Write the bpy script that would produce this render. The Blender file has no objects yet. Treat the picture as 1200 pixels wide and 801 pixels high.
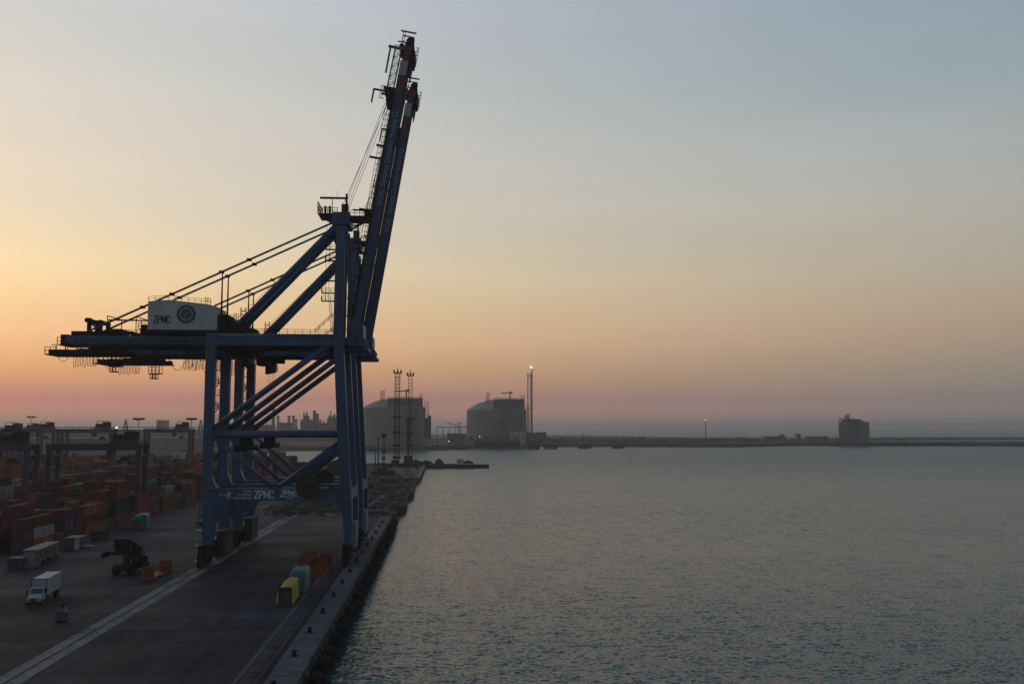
import bpy, math, random
from mathutils import Vector, Matrix
random.seed(11)
sc = bpy.context.scene
COL = sc.collection
R = math.radians

# ------------------------------------------------------------------ camera
cd = bpy.data.cameras.new('camera'); cam = bpy.data.objects.new('camera', cd); COL.objects.link(cam); sc.camera = cam
cd.sensor_width = 36; cd.lens = 33; cd.clip_start = 0.5; cd.clip_end = 120000
CAMH = 29.4
cam.location = (0, 0, CAMH); cam.rotation_euler = (R(90 + 5.22), 0, R(-4.246))

# ------------------------------------------------------------------ sky, sun, exposure
SUN_AZ, SUN_EL = -40.0, 2.5            # degrees clockwise from +Y (along the quay), degrees above the horizon
def srgb(r, g, b):
    return tuple(((c / 255 + 0.055) / 1.055) ** 2.4 if c > 10 else c / 255 / 12.92 for c in (r, g, b)) + (1,)
world = bpy.data.worlds.new('World'); sc.world = world; world.use_nodes = True
nt = world.node_tree; N = nt.nodes; L = nt.links
bg = N['Background']
def mth(op, a, b=None, clamp=False):
    n = N.new('ShaderNodeMath'); n.operation = op; n.use_clamp = clamp
    for i, v in enumerate((a, b)):
        if v is None: continue
        if isinstance(v, (int, float)): n.inputs[i].default_value = v
        else: L.new(v, n.inputs[i])
    return n.outputs[0]
tc = N.new('ShaderNodeTexCoord')
nrm = N.new('ShaderNodeVectorMath'); nrm.operation = 'NORMALIZE'; L.new(tc.outputs['Generated'], nrm.inputs[0])
sep = N.new('ShaderNodeSeparateXYZ'); L.new(nrm.outputs[0], sep.inputs[0])
el = mth('ABSOLUTE', sep.outputs[2])
def ramp(fac, stops):
    n = N.new('ShaderNodeValToRGB'); n.color_ramp.interpolation = 'B_SPLINE' if False else 'EASE'
    n.color_ramp.interpolation = 'LINEAR'
    e = n.color_ramp.elements
    while len(e) < len(stops): e.new(0.5)
    for q, (p, c) in zip(e, stops): q.position = p; q.color = srgb(*c)
    L.new(fac, n.inputs[0]); return n.outputs[0]
root_el = mth('POWER', el, 0.5)
def P(s): return s ** 0.5
sunside = ramp(root_el, [(0.0000, (233, 148, 125)), (0.0800, (254, 155, 122)), (0.1732, (208, 134, 119)), (0.2449, (235, 171, 115)), (0.3000, (246, 195, 145)), (0.3536, (243, 208, 158)), (0.4000, (240, 216, 174)), (0.4583, (223, 211, 188)), (0.5196, (216, 206, 193)), (0.5831, (208, 207, 199)), (0.6481, (202, 203, 206)), (0.8367, (104, 128, 152)), (1.0000, (48, 76, 116))])
offside = ramp(root_el, [(0.0000, (132, 150, 147)), (0.0800, (131, 146, 143)), (0.1732, (119, 129, 127)), (0.2449, (121, 134, 129)), (0.3000, (147, 137, 129)), (0.3536, (155, 144, 135)), (0.4000, (156, 151, 145)), (0.4583, (158, 159, 153)), (0.5196, (149, 161, 163)), (0.5831, (124, 147, 158)), (0.6481, (116, 139, 159)), (0.8367, (76, 102, 134)), (1.0000, (48, 76, 116))])
hx, hy = math.sin(R(SUN_AZ)), math.cos(R(SUN_AZ))
dotp = mth('ADD', mth('MULTIPLY', sep.outputs[0], hx), mth('MULTIPLY', sep.outputs[1], hy))
hl = mth('SQRT', mth('ADD', mth('MULTIPLY', sep.outputs[0], sep.outputs[0]), mth('MULTIPLY', sep.outputs[1], sep.outputs[1])))
cosa = mth('DIVIDE', dotp, mth('MAXIMUM', hl, 1e-4))
msun = mth('POWER', mth('MULTIPLY', mth('ADD', cosa, 1.0), 0.5, True), 3.6)
# the sky away from the sunset falls off towards the earth's shadow
dusk = N.new('ShaderNodeMapRange'); dusk.interpolation_type = 'SMOOTHSTEP'; L.new(cosa, dusk.inputs[0])
dusk.inputs[1].default_value = -0.9; dusk.inputs[2].default_value = 0.35; dusk.inputs[3].default_value = 0.52; dusk.inputs[4].default_value = 1.0
offs = N.new('ShaderNodeVectorMath'); offs.operation = 'SCALE'; L.new(offside, offs.inputs[0]); L.new(dusk.outputs[0], offs.inputs[3]); offside = offs.outputs[0]
mix = N.new('ShaderNodeMix'); mix.data_type = 'RGBA'
L.new(msun, mix.inputs[0]); L.new(offside, mix.inputs[6]); L.new(sunside, mix.inputs[7])
sky = N.new('ShaderNodeTexSky'); sky.sky_type = 'NISHITA'; sky.sun_disc = False
sky.sun_elevation = R(SUN_EL); sky.sun_rotation = R(SUN_AZ); sky.dust_density = 6.0; sky.air_density = 1.0
# faint physical sky added over the hand-set sky gradient (the ramps)
add = N.new('ShaderNodeMix'); add.data_type = 'RGBA'; add.blend_type = 'ADD'; add.inputs[0].default_value = 0.03
L.new(mix.outputs[2], add.inputs[6]); L.new(sky.outputs[0], add.inputs[7])
smap = N.new('ShaderNodeMapping'); smap.inputs['Scale'].default_value = (2.2, 2.2, 16); smap.inputs['Rotation'].default_value = (0.10, 0.06, 0); L.new(nrm.outputs[0], smap.inputs[0])
snz = N.new('ShaderNodeTexNoise'); snz.inputs['Scale'].default_value = 1.0; snz.inputs['Detail'].default_value = 5; L.new(smap.outputs[0], snz.inputs['Vector'])
smr = N.new('ShaderNodeMapRange'); L.new(snz.outputs['Fac'], smr.inputs[0]); smr.inputs[1].default_value = 0.25; smr.inputs[2].default_value = 0.75; smr.inputs[3].default_value = 9.65; smr.inputs[4].default_value = 10.35
sc_ = N.new('ShaderNodeVectorMath'); sc_.operation = 'SCALE'; L.new(smr.outputs[0], sc_.inputs[3])
L.new(add.outputs[2], sc_.inputs[0]); L.new(sc_.outputs[0], bg.inputs[0])
bg.inputs[1].default_value = 0.1

sl = bpy.data.lights.new('sun', 'SUN'); sl.energy = 0.5; sl.angle = R(12); sl.color = (1.0, 0.62, 0.35)
sun = bpy.data.objects.new('sun', sl); COL.objects.link(sun)
sd = Vector((hx * math.cos(R(SUN_EL)), hy * math.cos(R(SUN_EL)), math.sin(R(SUN_EL))))
sun.rotation_euler = sd.to_track_quat('Z', 'Y').to_euler()
sc.view_settings.view_transform = 'Standard'; sc.view_settings.look = 'None'
sc.view_settings.exposure = 0.0; sc.view_settings.gamma = 1.0
sc.render.engine = 'CYCLES'
sc.cycles.use_denoising = True
sc.cycles.max_bounces = 6; sc.cycles.volume_bounces = 1; sc.cycles.diffuse_bounces = 3; sc.cycles.glossy_bounces = 3

# ------------------------------------------------------------------ haze
def principled(name):
    m = bpy.data.materials.new(name); m.use_nodes = True
    return m, m.node_tree.nodes, m.node_tree.links, m.node_tree.nodes['Principled BSDF']
HAZE = 0.00016
def build_haze():
    m = bpy.data.materials.new('haze_air'); m.use_nodes = True
    n = m.node_tree.nodes; n.clear()
    out = n.new('ShaderNodeOutputMaterial'); v = n.new('ShaderNodeVolumePrincipled')
    v.inputs['Color'].default_value = (0.80, 0.81, 0.83, 1); v.inputs['Density'].default_value = HAZE; v.inputs['Anisotropy'].default_value = 0.45
    m.node_tree.links.new(v.outputs[0], out.inputs['Volume'])
    b = MB(); b.box((0, 10000, 64), (54000, 34000, 136)); o = b.build('haze', m)
    o['kind'] = 'stuff'; o['label'] = 'pale grey evening haze lying over the harbour'; o['category'] = 'haze'
    return o

# ------------------------------------------------------------------ helpers
class MB:
    def __init__(s, o=(0, 0, 0)):
        s.v = []; s.f = []; s.o = Vector(o); s.smooth = False
    def add(s, vs, fs):
        k = len(s.v); s.v += [tuple(Vector(q) - s.o) for q in vs]; s.f += [tuple(i + k for i in f) for f in fs]; return s
    def box(s, c, d, rz=0):
        c = Vector(c); hx, hy, hz = d[0] / 2, d[1] / 2, d[2] / 2; m = Matrix.Rotation(rz, 3, 'Z')
        vs = [c + m @ Vector((x * hx, y * hy, z * hz)) for x in (-1, 1) for y in (-1, 1) for z in (-1, 1)]
        return s.add(vs, [(0, 1, 3, 2), (4, 6, 7, 5), (0, 4, 5, 1), (2, 3, 7, 6), (0, 2, 6, 4), (1, 5, 7, 3)])
    def b2(s, a, b):
        return s.box([(p + q) / 2 for p, q in zip(a, b)], [abs(q - p) for p, q in zip(a, b)])
    def beam(s, a, b, w, h, up=(0, 0, 1)):
        a, b = Vector(a), Vector(b); d = (b - a).normalized(); u = Vector(up)
        if abs(d.dot(u)) > 0.98: u = Vector((1, 0, 0))
        r = d.cross(u).normalized(); t = r.cross(d)
        vs = [p + r * (i * w / 2) + t * (j * h / 2) for p in (a, b) for i, j in ((-1, -1), (1, -1), (1, 1), (-1, 1))]
        return s.add(vs, [(3, 2, 1, 0), (4, 5, 6, 7), (0, 1, 5, 4), (1, 2, 6, 5), (2, 3, 7, 6), (3, 0, 4, 7)])
    def tube(s, a, b, r, n=8, r2=None, cap=True):
        a, b = Vector(a), Vector(b); d = (b - a).normalized(); u = Vector((0, 0, 1)) if abs(d.z) < 0.95 else Vector((1, 0, 0))
        x = d.cross(u).normalized(); y = d.cross(x); r2 = r if r2 is None else r2
        vs = [p + (x * math.cos(2 * math.pi * i / n) + y * math.sin(2 * math.pi * i / n)) * q for p, q in ((a, r), (b, r2)) for i in range(n)]
        fs = [(i, i + n, (i + 1) % n + n, (i + 1) % n) for i in range(n)]
        if cap: fs += [tuple(range(n)), tuple(range(2 * n - 1, n - 1, -1))]
        return s.add(vs, fs)
    def path(s, pts, r, n=5):
        for a, b in zip(pts[:-1], pts[1:]): s.tube(a, b, r, n, cap=False)
        return s
    def prism(s, prof, y0, y1):
        n = len(prof)
        vs = [(x, y0, z) for x, z in prof] + [(x, y1, z) for x, z in prof]
        return s.add(vs, [tuple(range(n)), tuple(range(2 * n - 1, n - 1, -1))] + [(i, i + n, (i + 1) % n + n, (i + 1) % n) for i in range(n)])
    def poly(s, pts, z0, z1):
        n = len(pts)
        vs = [(x, y, z1) for x, y in pts] + [(x, y, z0) for x, y in pts]
        return s.add(vs, [tuple(range(n))] + [(i, i + n, (i + 1) % n + n, (i + 1) % n) for i in range(n)])
    def disc(s, c, r0, r1, y0, n=28, t=0.06):       # ring in the XZ plane facing -Y
        cx, cz = c; vs = []; fs = []
        for i in range(n):
            a = 2 * math.pi * i / n
            for r, y in ((r0, y0), (r1, y0), (r1, y0 + t), (r0, y0 + t)): vs.append((cx + r * math.cos(a), y, cz + r * math.sin(a)))
        for i in range(n):
            j = (i + 1) % n
            for k in range(4):
                q = (k + 1) % 4; fs.append((4 * i + k, 4 * i + q, 4 * j + q, 4 * j + k))
        return s.add(vs, fs)
    def rail(s, a, b, h=1.1, step=2.0, r=0.04):      # handrail on posts
        a, b = Vector(a), Vector(b); n = max(1, int((b - a).length / step)); z = Vector((0, 0, h))
        for i in range(n + 1):
            p = a.lerp(b, i / n); s.beam(p, p + z, r * 2, r * 2)
        for q in (1.0, 0.5): s.beam(a + z * q, b + z * q, r * 2, r * 2)
        return s
    def lattice(s, a, b, w, bays, r, up=(0, 1, 0), legs=None):   # four-legged lattice mast
        a, b = Vector(a), Vector(b); d = (b - a).normalized(); u = Vector(up); x = d.cross(u).normalized(); y = x.cross(d)
        w1 = w if legs is None else legs
        def cor(t):
            c = a.lerp(b, t); q = (w + (w1 - w) * t) / 2
            return [c + x * i * q + y * j * q for i, j in ((-1, -1), (1, -1), (1, 1), (-1, 1))]
        lv = [cor(i / bays) for i in range(bays + 1)]
        for k in range(4): s.beam(lv[0][k], lv[-1][k], r * 2, r * 2)
        for i in range(bays):
            for k in range(4):
                j = (k + 1) % 4
                s.beam(lv[i + 1][k], lv[i + 1][j], r * 1.4, r * 1.4)
                s.beam(lv[i][k if i % 2 else j], lv[i + 1][j if i % 2 else k], r * 1.2, r * 1.2)
        return s
    def mesh(s, name, mat=None, smooth=False):
        me = bpy.data.meshes.new(name); me.from_pydata(s.v, [], s.f); me.update()
        if mat: me.materials.append(mat)
        if smooth:
            for p in me.polygons: p.use_smooth = len(p.vertices) == 4
        return me
    def build(s, name, mat, parent=None, smooth=False):
        return link(name, s.mesh(name, mat, smooth), parent)
def link(name, me, parent=None):
    o = bpy.data.objects.new(name, me); COL.objects.link(o)
    if parent: o.parent = parent
    return o
def tag(o, label=None, cat=None, group=None, kind=None):
    if label: o['label'] = label
    if cat: o['category'] = cat
    if group: o['group'] = group
    if kind: o['kind'] = kind
    return o
def thing(name, label, cat, loc=(0, 0, 0), rz=0, group=None):
    o = bpy.data.objects.new(name, None); COL.objects.link(o); o.location = loc; o.rotation_euler = (0, 0, rz); o.empty_display_size = 0.5
    return tag(o, label, cat, group)
KIDS = {}
def copy_tree(o, parent=None, kids=None):
    kids = kids if kids is not None else {p: [c for c in COL.objects if c.parent == p] for p in [o] + list(o.children_recursive)}
    c = o.copy(); COL.objects.link(c)
    if parent: c.parent = parent
    for ch in kids.get(o, []): copy_tree(ch, c, kids)
    return c
def dup(o, loc, rz=None, label=None, group=None):
    c = copy_tree(o); c.location = loc
    if rz is not None: c.rotation_euler = (0, 0, rz)
    if label: c['label'] = label
    if group: c['group'] = group
    return c
def text(s, size, loc, mat, parent, rot=(math.pi / 2, 0, 0), shear=0.0, off=0.0, align='LEFT', name='lettering', ext=0.02):
    cu = bpy.data.curves.new(name, 'FONT'); cu.body = s; cu.size = size; cu.shear = shear; cu.offset = off; cu.extrude = ext; cu.align_x = align
    cu.resolution_u = 3
    t = bpy.data.objects.new(name, cu); COL.objects.link(t)
    dg = bpy.context.evaluated_depsgraph_get(); me = bpy.data.meshes.new_from_object(t.evaluated_get(dg))
    bpy.data.objects.remove(t); me.materials.clear(); me.materials.append(mat)
    o = link(name, me, parent); o.location = loc
    o.rotation_euler = rot if not isinstance(rot, Matrix) else rot.to_euler()
    return o

def strokes(x, z, h, wd, th, y, mt, parent, shear=0.0, off=(0, 0, 0), name='lettering'):
    gl = {'Z': [[(0, 1), (1, 1), (0, 0), (1, 0)]], 'P': [[(0, 0), (0, 1), (.75, 1), (1, .86), (1, .6), (.75, .46), (0, .46)]], 'M': [[(0, 0), (0, 1), (.5, .25), (1, 1), (1, 0)]],
          'C': [[(1, .8), (.78, 1), (.3, 1), (0, .74), (0, .26), (.3, 0), (.78, 0), (1, .2)]]}
    for k, ch in enumerate('ZPMC'):
        b = MB(off); i = 0; w_ = wd * (1.18 if ch == 'M' else 1); x0 = x + k * wd * 1.42 + (wd * .18 if ch == 'C' else 0)
        for ln in gl[ch]:
            q = [Vector((x0 + a * w_ + shear * e * h, y, z + e * h)) for a, e in ln]
            for a, e in zip(q[:-1], q[1:]):
                d = (e - a).normalized() * th * .45; i += 1; b.beam(a - d + Vector((0, -.003 * i, 0)), e + d + Vector((0, -.003 * i, 0)), .05, th, (0, 1, 0)) if False else b.beam(a - d + Vector((0, -.003 * i, 0)), e + d + Vector((0, -.003 * i, 0)), th, .05, (0, 1, 0))
        b.build(name, mt, parent)

# ------------------------------------------------------------------ materials
def mat(name, col, rough=0.6, var=0.25, scale=0.6, metal=0.0, bump=0.0, rust=None, streak=False, rnd=0.0):
    m, n, l, b = principled(name)
    t = n.new('ShaderNodeTexCoord'); mp = n.new('ShaderNodeMapping'); l.new(t.outputs['Object'], mp.inputs[0])
    if streak: mp.inputs['Scale'].default_value = (1, 1, 0.18)
    nz = n.new('ShaderNodeTexNoise'); nz.inputs['Scale'].default_value = scale; nz.inputs['Detail'].default_value = 6; nz.inputs['Roughness'].default_value = 0.65
    l.new(mp.outputs[0], nz.inputs['Vector'])
    cr = n.new('ShaderNodeValToRGB'); e = cr.color_ramp.elements
    e[0].position = 0.3; e[1].position = 0.7
    e[0].color = tuple(c * (1 - var) for c in col) + (1,); e[1].color = tuple(min(1, c * (1 + var)) for c in col) + (1,)
    l.new(nz.outputs['Fac'], cr.inputs[0]); last = cr.outputs[0]
    if rust:
        n2 = n.new('ShaderNodeTexNoise'); n2.inputs['Scale'].default_value = scale * 2.3; n2.inputs['Detail'].default_value = 8; l.new(mp.outputs[0], n2.inputs['Vector'])
        r2 = n.new('ShaderNodeValToRGB'); r2.color_ramp.elements[0].position = 0.58; r2.color_ramp.elements[1].position = 0.7; l.new(n2.outputs['Fac'], r2.inputs[0])
        mx = n.new('ShaderNodeMix'); mx.data_type = 'RGBA'; l.new(r2.outputs[0], mx.inputs[0]); l.new(last, mx.inputs[6]); mx.inputs[7].default_value = tuple(rust) + (1,); last = mx.outputs[2]
    if rnd:
        oi = n.new('ShaderNodeObjectInfo'); hs = n.new('ShaderNodeHueSaturation'); ma = n.new('ShaderNodeMapRange')
        ma.inputs[3].default_value = 1 - rnd; ma.inputs[4].default_value = 1 + rnd; l.new(oi.outputs['Random'], ma.inputs[0]); l.new(ma.outputs[0], hs.inputs['Value']); l.new(last, hs.inputs['Color']); last = hs.outputs[0]
    l.new(last, b.inputs['Base Color']); b.inputs['Roughness'].default_value = rough; b.inputs['Metallic'].default_value = metal
    if rough >= .75: b.inputs['Specular IOR Level'].default_value = .12        # dusty matt surfaces
    if bump:
        bp = n.new('ShaderNodeBump'); bp.inputs['Strength'].default_value = bump; bp.inputs['Distance'].default_value = 0.1
        nb = n.new('ShaderNodeTexNoise'); nb.inputs['Scale'].default_value = scale * 6; nb.inputs['Detail'].default_value = 5; l.new(t.outputs['Object'], nb.inputs['Vector'])
        l.new(nb.outputs['Fac'], bp.inputs['Height']); l.new(bp.outputs[0], b.inputs['Normal'])
    return m
M = {}
M['blue'] = mat('crane_blue_paint', (0.034, 0.095, 0.195), 0.45, 0.22, 0.25, rust=(0.06, 0.07, 0.10), streak=True)
M['dblue'] = mat('dark_blue_paint', (0.022, 0.06, 0.15), 0.5, 0.25, 0.3, streak=True)
M['dark'] = mat('dark_steel', (0.016, 0.016, 0.019), 0.8, 0.4, 0.8)
M['steel'] = mat('galvanised_steel', (0.16, 0.17, 0.18), 0.5, 0.3, 0.8)
M['red'] = mat('warning_red_paint', (0.20, 0.032, 0.045), 0.5, 0.2, 0.4, streak=True)
M['white'] = mat('weathered_white_paint', (0.46, 0.48, 0.48), 0.55, 0.15, 0.35, rust=(0.30, 0.28, 0.25), streak=True)
M['house'] = mat('machinery_house_panel', (0.52, 0.55, 0.53), 0.55, 0.10, 0.2, streak=True)
M['print'] = mat('white_lettering', (0.62, 0.66, 0.70), 0.6, 0.15, 0.5)
M['blackprint'] = mat('black_lettering', (0.02, 0.024, 0.03), 0.6, 0.15, 0.5)
M['logo'] = mat('emblem_navy', (0.03, 0.045, 0.06), 0.6, 0.15, 0.5)
M['reel'] = mat('reel_brown', (0.05, 0.036, 0.03), 0.7, 0.3, 0.8)
M['rubber'] = mat('black_rubber', (0.009, 0.009, 0.010), 0.75, 0.35, 1.2, bump=0.3)
M['ring'] = mat('worn_fender_ring', (0.035, 0.03, 0.027), 0.8, 0.4, 1.5)
M['concrete'] = mat('quay_concrete', (0.125, 0.125, 0.125), 0.9, 0.35, 0.35, bump=0.35, rust=(0.07, 0.066, 0.06), rnd=0.16)
M['strip'] = mat('pale_rail_concrete', (0.23, 0.22, 0.205), 0.9, 0.5, 0.9, bump=0.4, rust=(0.13, 0.12, 0.11), rnd=0.3)
M['barrier'] = mat('barrier_concrete', (0.2, 0.2, 0.195), 0.85, 0.2, 0.8)
M['orange'] = mat('orange_rack_paint', (0.24, 0.052, 0.020), 0.6, 0.3, 0.7, rust=(0.12, 0.04, 0.02))
M['yellow'] = mat('yellow_tarpaulin', (0.42, 0.34, 0.045), 0.55, 0.15, 0.8, bump=0.6)
M['teal'] = mat('teal_tarpaulin', (0.03, 0.20, 0.17), 0.5, 0.18, 0.8, bump=0.6)
M['crate'] = mat('brown_crate_wood', (0.09, 0.05, 0.045), 0.7, 0.3, 1.2)
M['glass'] = mat('dark_window_glass', (0.03, 0.04, 0.05), 0.12, 0.1, 0.5)
M['paleblue'] = mat('pale_blue_panel', (0.17, 0.27, 0.32), 0.6, 0.12, 0.6)
M['cabin'] = mat('cabin_grey_panel', (0.13, 0.135, 0.135), 0.65, 0.2, 0.7)
M['roofing'] = mat('cabin_roof_sheet', (0.15, 0.15, 0.15), 0.6, 0.25, 0.5)
M['navybox'] = mat('navy_box_paint', (0.035, 0.045, 0.09), 0.6, 0.2, 0.6)
M['darkbox'] = mat('charcoal_box_paint', (0.035, 0.04, 0.045), 0.6, 0.2, 0.6)
M['tank'] = mat('tank_concrete', (0.22, 0.215, 0.205), 0.8, 0.12, 0.06, streak=True)
M['tank_dome'] = mat('tank_dome_paint', (0.27, 0.27, 0.265), 0.7, 0.1, 0.08)
M['plant'] = mat('plant_steelwork', (0.10, 0.095, 0.09), 0.7, 0.3, 0.08)
M['shed'] = mat('hazed_shed_cladding', (0.27, 0.265, 0.26), 0.8, 0.12, 0.05)  # paler than the plant steelwork: distance haze put into the base colour
M['plantlight'] = mat('plant_cladding', (0.42, 0.43, 0.42), 0.7, 0.12, 0.1)
M['dirt'] = mat('bare_ground', (0.046, 0.040, 0.035), 0.95, 0.45, 0.035, bump=0.4)
M['land'] = mat('coastal_land', (0.075, 0.072, 0.055), 0.95, 0.45, 0.012)
M['rock'] = mat('breakwater_rock', (0.030, 0.027, 0.025), 0.9, 0.4, 0.2, bump=0.5)
M['shrub'] = mat('dry_shrub', (0.042, 0.040, 0.026), 0.9, 0.4, 0.3)
M['rtgblue'] = mat('yard_crane_blue', (0.018, 0.036, 0.085), 0.5, 0.25, 0.4, streak=True)
def emit(name, col, st):
    m, n, l, b = principled(name); b.inputs['Base Color'].default_value = (0, 0, 0, 1)
    b.inputs['Emission Color'].default_value = col + (1,); b.inputs['Emission Strength'].default_value = st; return m
M['lamp'] = emit('lit_lamp', (1.0, 0.93, 0.8), 3.0)
M['shorelamp'] = emit('dim_lamp', (1.0, 0.9, 0.75), 1.0)
M['flame'] = emit('gas_flame', (1.0, 0.64, 0.36), 2.2)

def asphalt():
    m, n, l, b = principled('worn_asphalt')
    g = n.new('ShaderNodeNewGeometry')
    def noise(scale, sx=1, sy=1, detail=6, rough=0.6):
        mp = n.new('ShaderNodeMapping'); mp.inputs['Scale'].default_value = (sx, sy, 1); l.new(g.outputs['Position'], mp.inputs[0])
        z = n.new('ShaderNodeTexNoise'); z.inputs['Scale'].default_value = scale; z.inputs['Detail'].default_value = detail; z.inputs['Roughness'].default_value = rough
        l.new(mp.outputs[0], z.inputs[0]); return z.outputs['Fac']
    def rmp(f, stops):
        c = n.new('ShaderNodeValToRGB'); e = c.color_ramp.elements
        while len(e) < len(stops): e.new(0.5)
        for q, (p, v) in zip(e, stops): q.position = p; q.color = v + (1,)
        l.new(f, c.inputs[0]); return c.outputs[0]
    big = rmp(noise(0.02, 1, 2.2, 7), [(0.33, (0.027, 0.034, 0.042)), (0.5, (0.037, 0.045, 0.056)), (0.7, (0.064, 0.074, 0.087))])
    fine = rmp(noise(1.1, 0.25, 1.6, 9, 0.72), [(0.3, (0.62, 0.62, 0.62)), (0.72, (1.3, 1.3, 1.3))])
    tracks = rmp(noise(0.16, 0.16, 1.4, 4), [(0.40, (0.78, 0.78, 0.80)), (0.6, (1.08, 1.08, 1.08))])
    def mul(a, c):
        x = n.new('ShaderNodeMix'); x.data_type = 'RGBA'; x.blend_type = 'MULTIPLY'; x.inputs[0].default_value = 1; l.new(a, x.inputs[6]); l.new(c, x.inputs[7]); return x.outputs[2]
    lanes = rmp(noise(0.35, 1.5, 0.06, 5, .7), [(0.42, (0.70, 0.70, 0.72)), (0.62, (1.15, 1.15, 1.15))])
    stains = rmp(noise(0.22, 1, 1, 8, .75), [(0.36, (0.55, 0.55, 0.57)), (0.47, (1.0, 1.0, 1.0)), (0.72, (1.05, 1.05, 1.05)), (0.80, (1.5, 1.48, 1.45))])
    l.new(mul(mul(mul(mul(big, fine), tracks), lanes), stains), b.inputs['Base Color'])
    l.new(rmp(noise(0.05, 1, 1.6), [(0.3, (0.62,) * 3), (0.7, (0.92,) * 3)]), b.inputs['Roughness']); b.inputs['Specular IOR Level'].default_value = 0.1
    return m
M['asphalt'] = asphalt()
def water():
    m, n, l, b = principled('harbour_water')
    g = n.new('ShaderNodeNewGeometry')
    def noise(sx, sy, detail=5, rough=0.6, rot=0):
        mp = n.new('ShaderNodeMapping'); mp.inputs['Scale'].default_value = (sx, sy, 1); mp.inputs['Rotation'].default_value = (0, 0, rot); l.new(g.outputs['Position'], mp.inputs[0])
        z = n.new('ShaderNodeTexNoise'); z.inputs['Scale'].default_value = 1; z.inputs['Detail'].default_value = detail; z.inputs['Roughness'].default_value = rough
        l.new(mp.outputs[0], z.inputs[0]); return z.outputs['Fac']
    def m2(op, a, c):
        x = n.new('ShaderNodeMath'); x.operation = op
        for i, v in enumerate((a, c)):
            if isinstance(v, float): x.inputs[i].default_value = v
            else: l.new(v, x.inputs[i])
        return x.outputs[0]
    def mr(f, a, c, d, e):
        x = n.new('ShaderNodeMapRange'); x.inputs[1].default_value = a; x.inputs[2].default_value = c; x.inputs[3].default_value = d; x.inputs[4].default_value = e; l.new(f, x.inputs[0]); return x.outputs[0]
    def slopes(sx, sy, k, rot, detail=3):              # random ripple slopes, independent of distance
        mp = n.new('ShaderNodeMapping'); mp.inputs['Scale'].default_value = (sx, sy, 1); mp.inputs['Rotation'].default_value = (0, 0, rot); l.new(g.outputs['Position'], mp.inputs[0])
        z = n.new('ShaderNodeTexNoise'); z.inputs['Scale'].default_value = 1; z.inputs['Detail'].default_value = detail; z.inputs['Roughness'].default_value = .6; l.new(mp.outputs[0], z.inputs[0])
        v = n.new('ShaderNodeVectorMath'); v.operation = 'SUBTRACT'; l.new(z.outputs['Color'], v.inputs[0]); v.inputs[1].default_value = (.5, .5, .5)
        u = n.new('ShaderNodeVectorMath'); u.operation = 'MULTIPLY'; l.new(v.outputs[0], u.inputs[0]); u.inputs[1].default_value = (k * .8, k, 0); return u.outputs[0]
    def vadd(a, c):
        v = n.new('ShaderNodeVectorMath'); v.operation = 'ADD'; l.new(a, v.inputs[0]); l.new(c, v.inputs[1]); return v.outputs[0]
    slick = noise(0.0011, 0.010, 4, 0.55, R(3)); gusts = noise(0.30, 0.035, 3, 0.7, R(2))
    amp = m2('MULTIPLY', mr(slick, 0.36, 0.66, 0.75, 1.15), mr(gusts, 0.30, 0.70, 0.65, 1.35))
    tot = vadd(slopes(1.7, 3.3, 1.65, R(-8), 4), slopes(0.22, 0.55, 0.75, R(6), 3))
    sc3 = n.new('ShaderNodeVectorMath'); sc3.operation = 'SCALE'; l.new(tot, sc3.inputs[0]); l.new(amp, sc3.inputs[3])
    nn = n.new('ShaderNodeVectorMath'); nn.operation = 'NORMALIZE'; l.new(vadd(g.outputs['Normal'], sc3.outputs[0]), nn.inputs[0]); l.new(nn.outputs[0], b.inputs['Normal'])
    b.inputs['Base Color'].default_value = (0.018, 0.096, 0.100, 1); b.inputs['IOR'].default_value = 1.333
    b.inputs['Specular IOR Level'].default_value = 0.40
    # chop too fine to model lies over the open basin and the sea beyond: it shows there as roughness
    sp = n.new('ShaderNodeSeparateXYZ'); l.new(g.outputs['Position'], sp.inputs[0]); l.new(mr(sp.outputs[1], 120.0, 900.0, 0.17, 0.38), b.inputs['Roughness'])
    return m
M['water'] = water()

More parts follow.
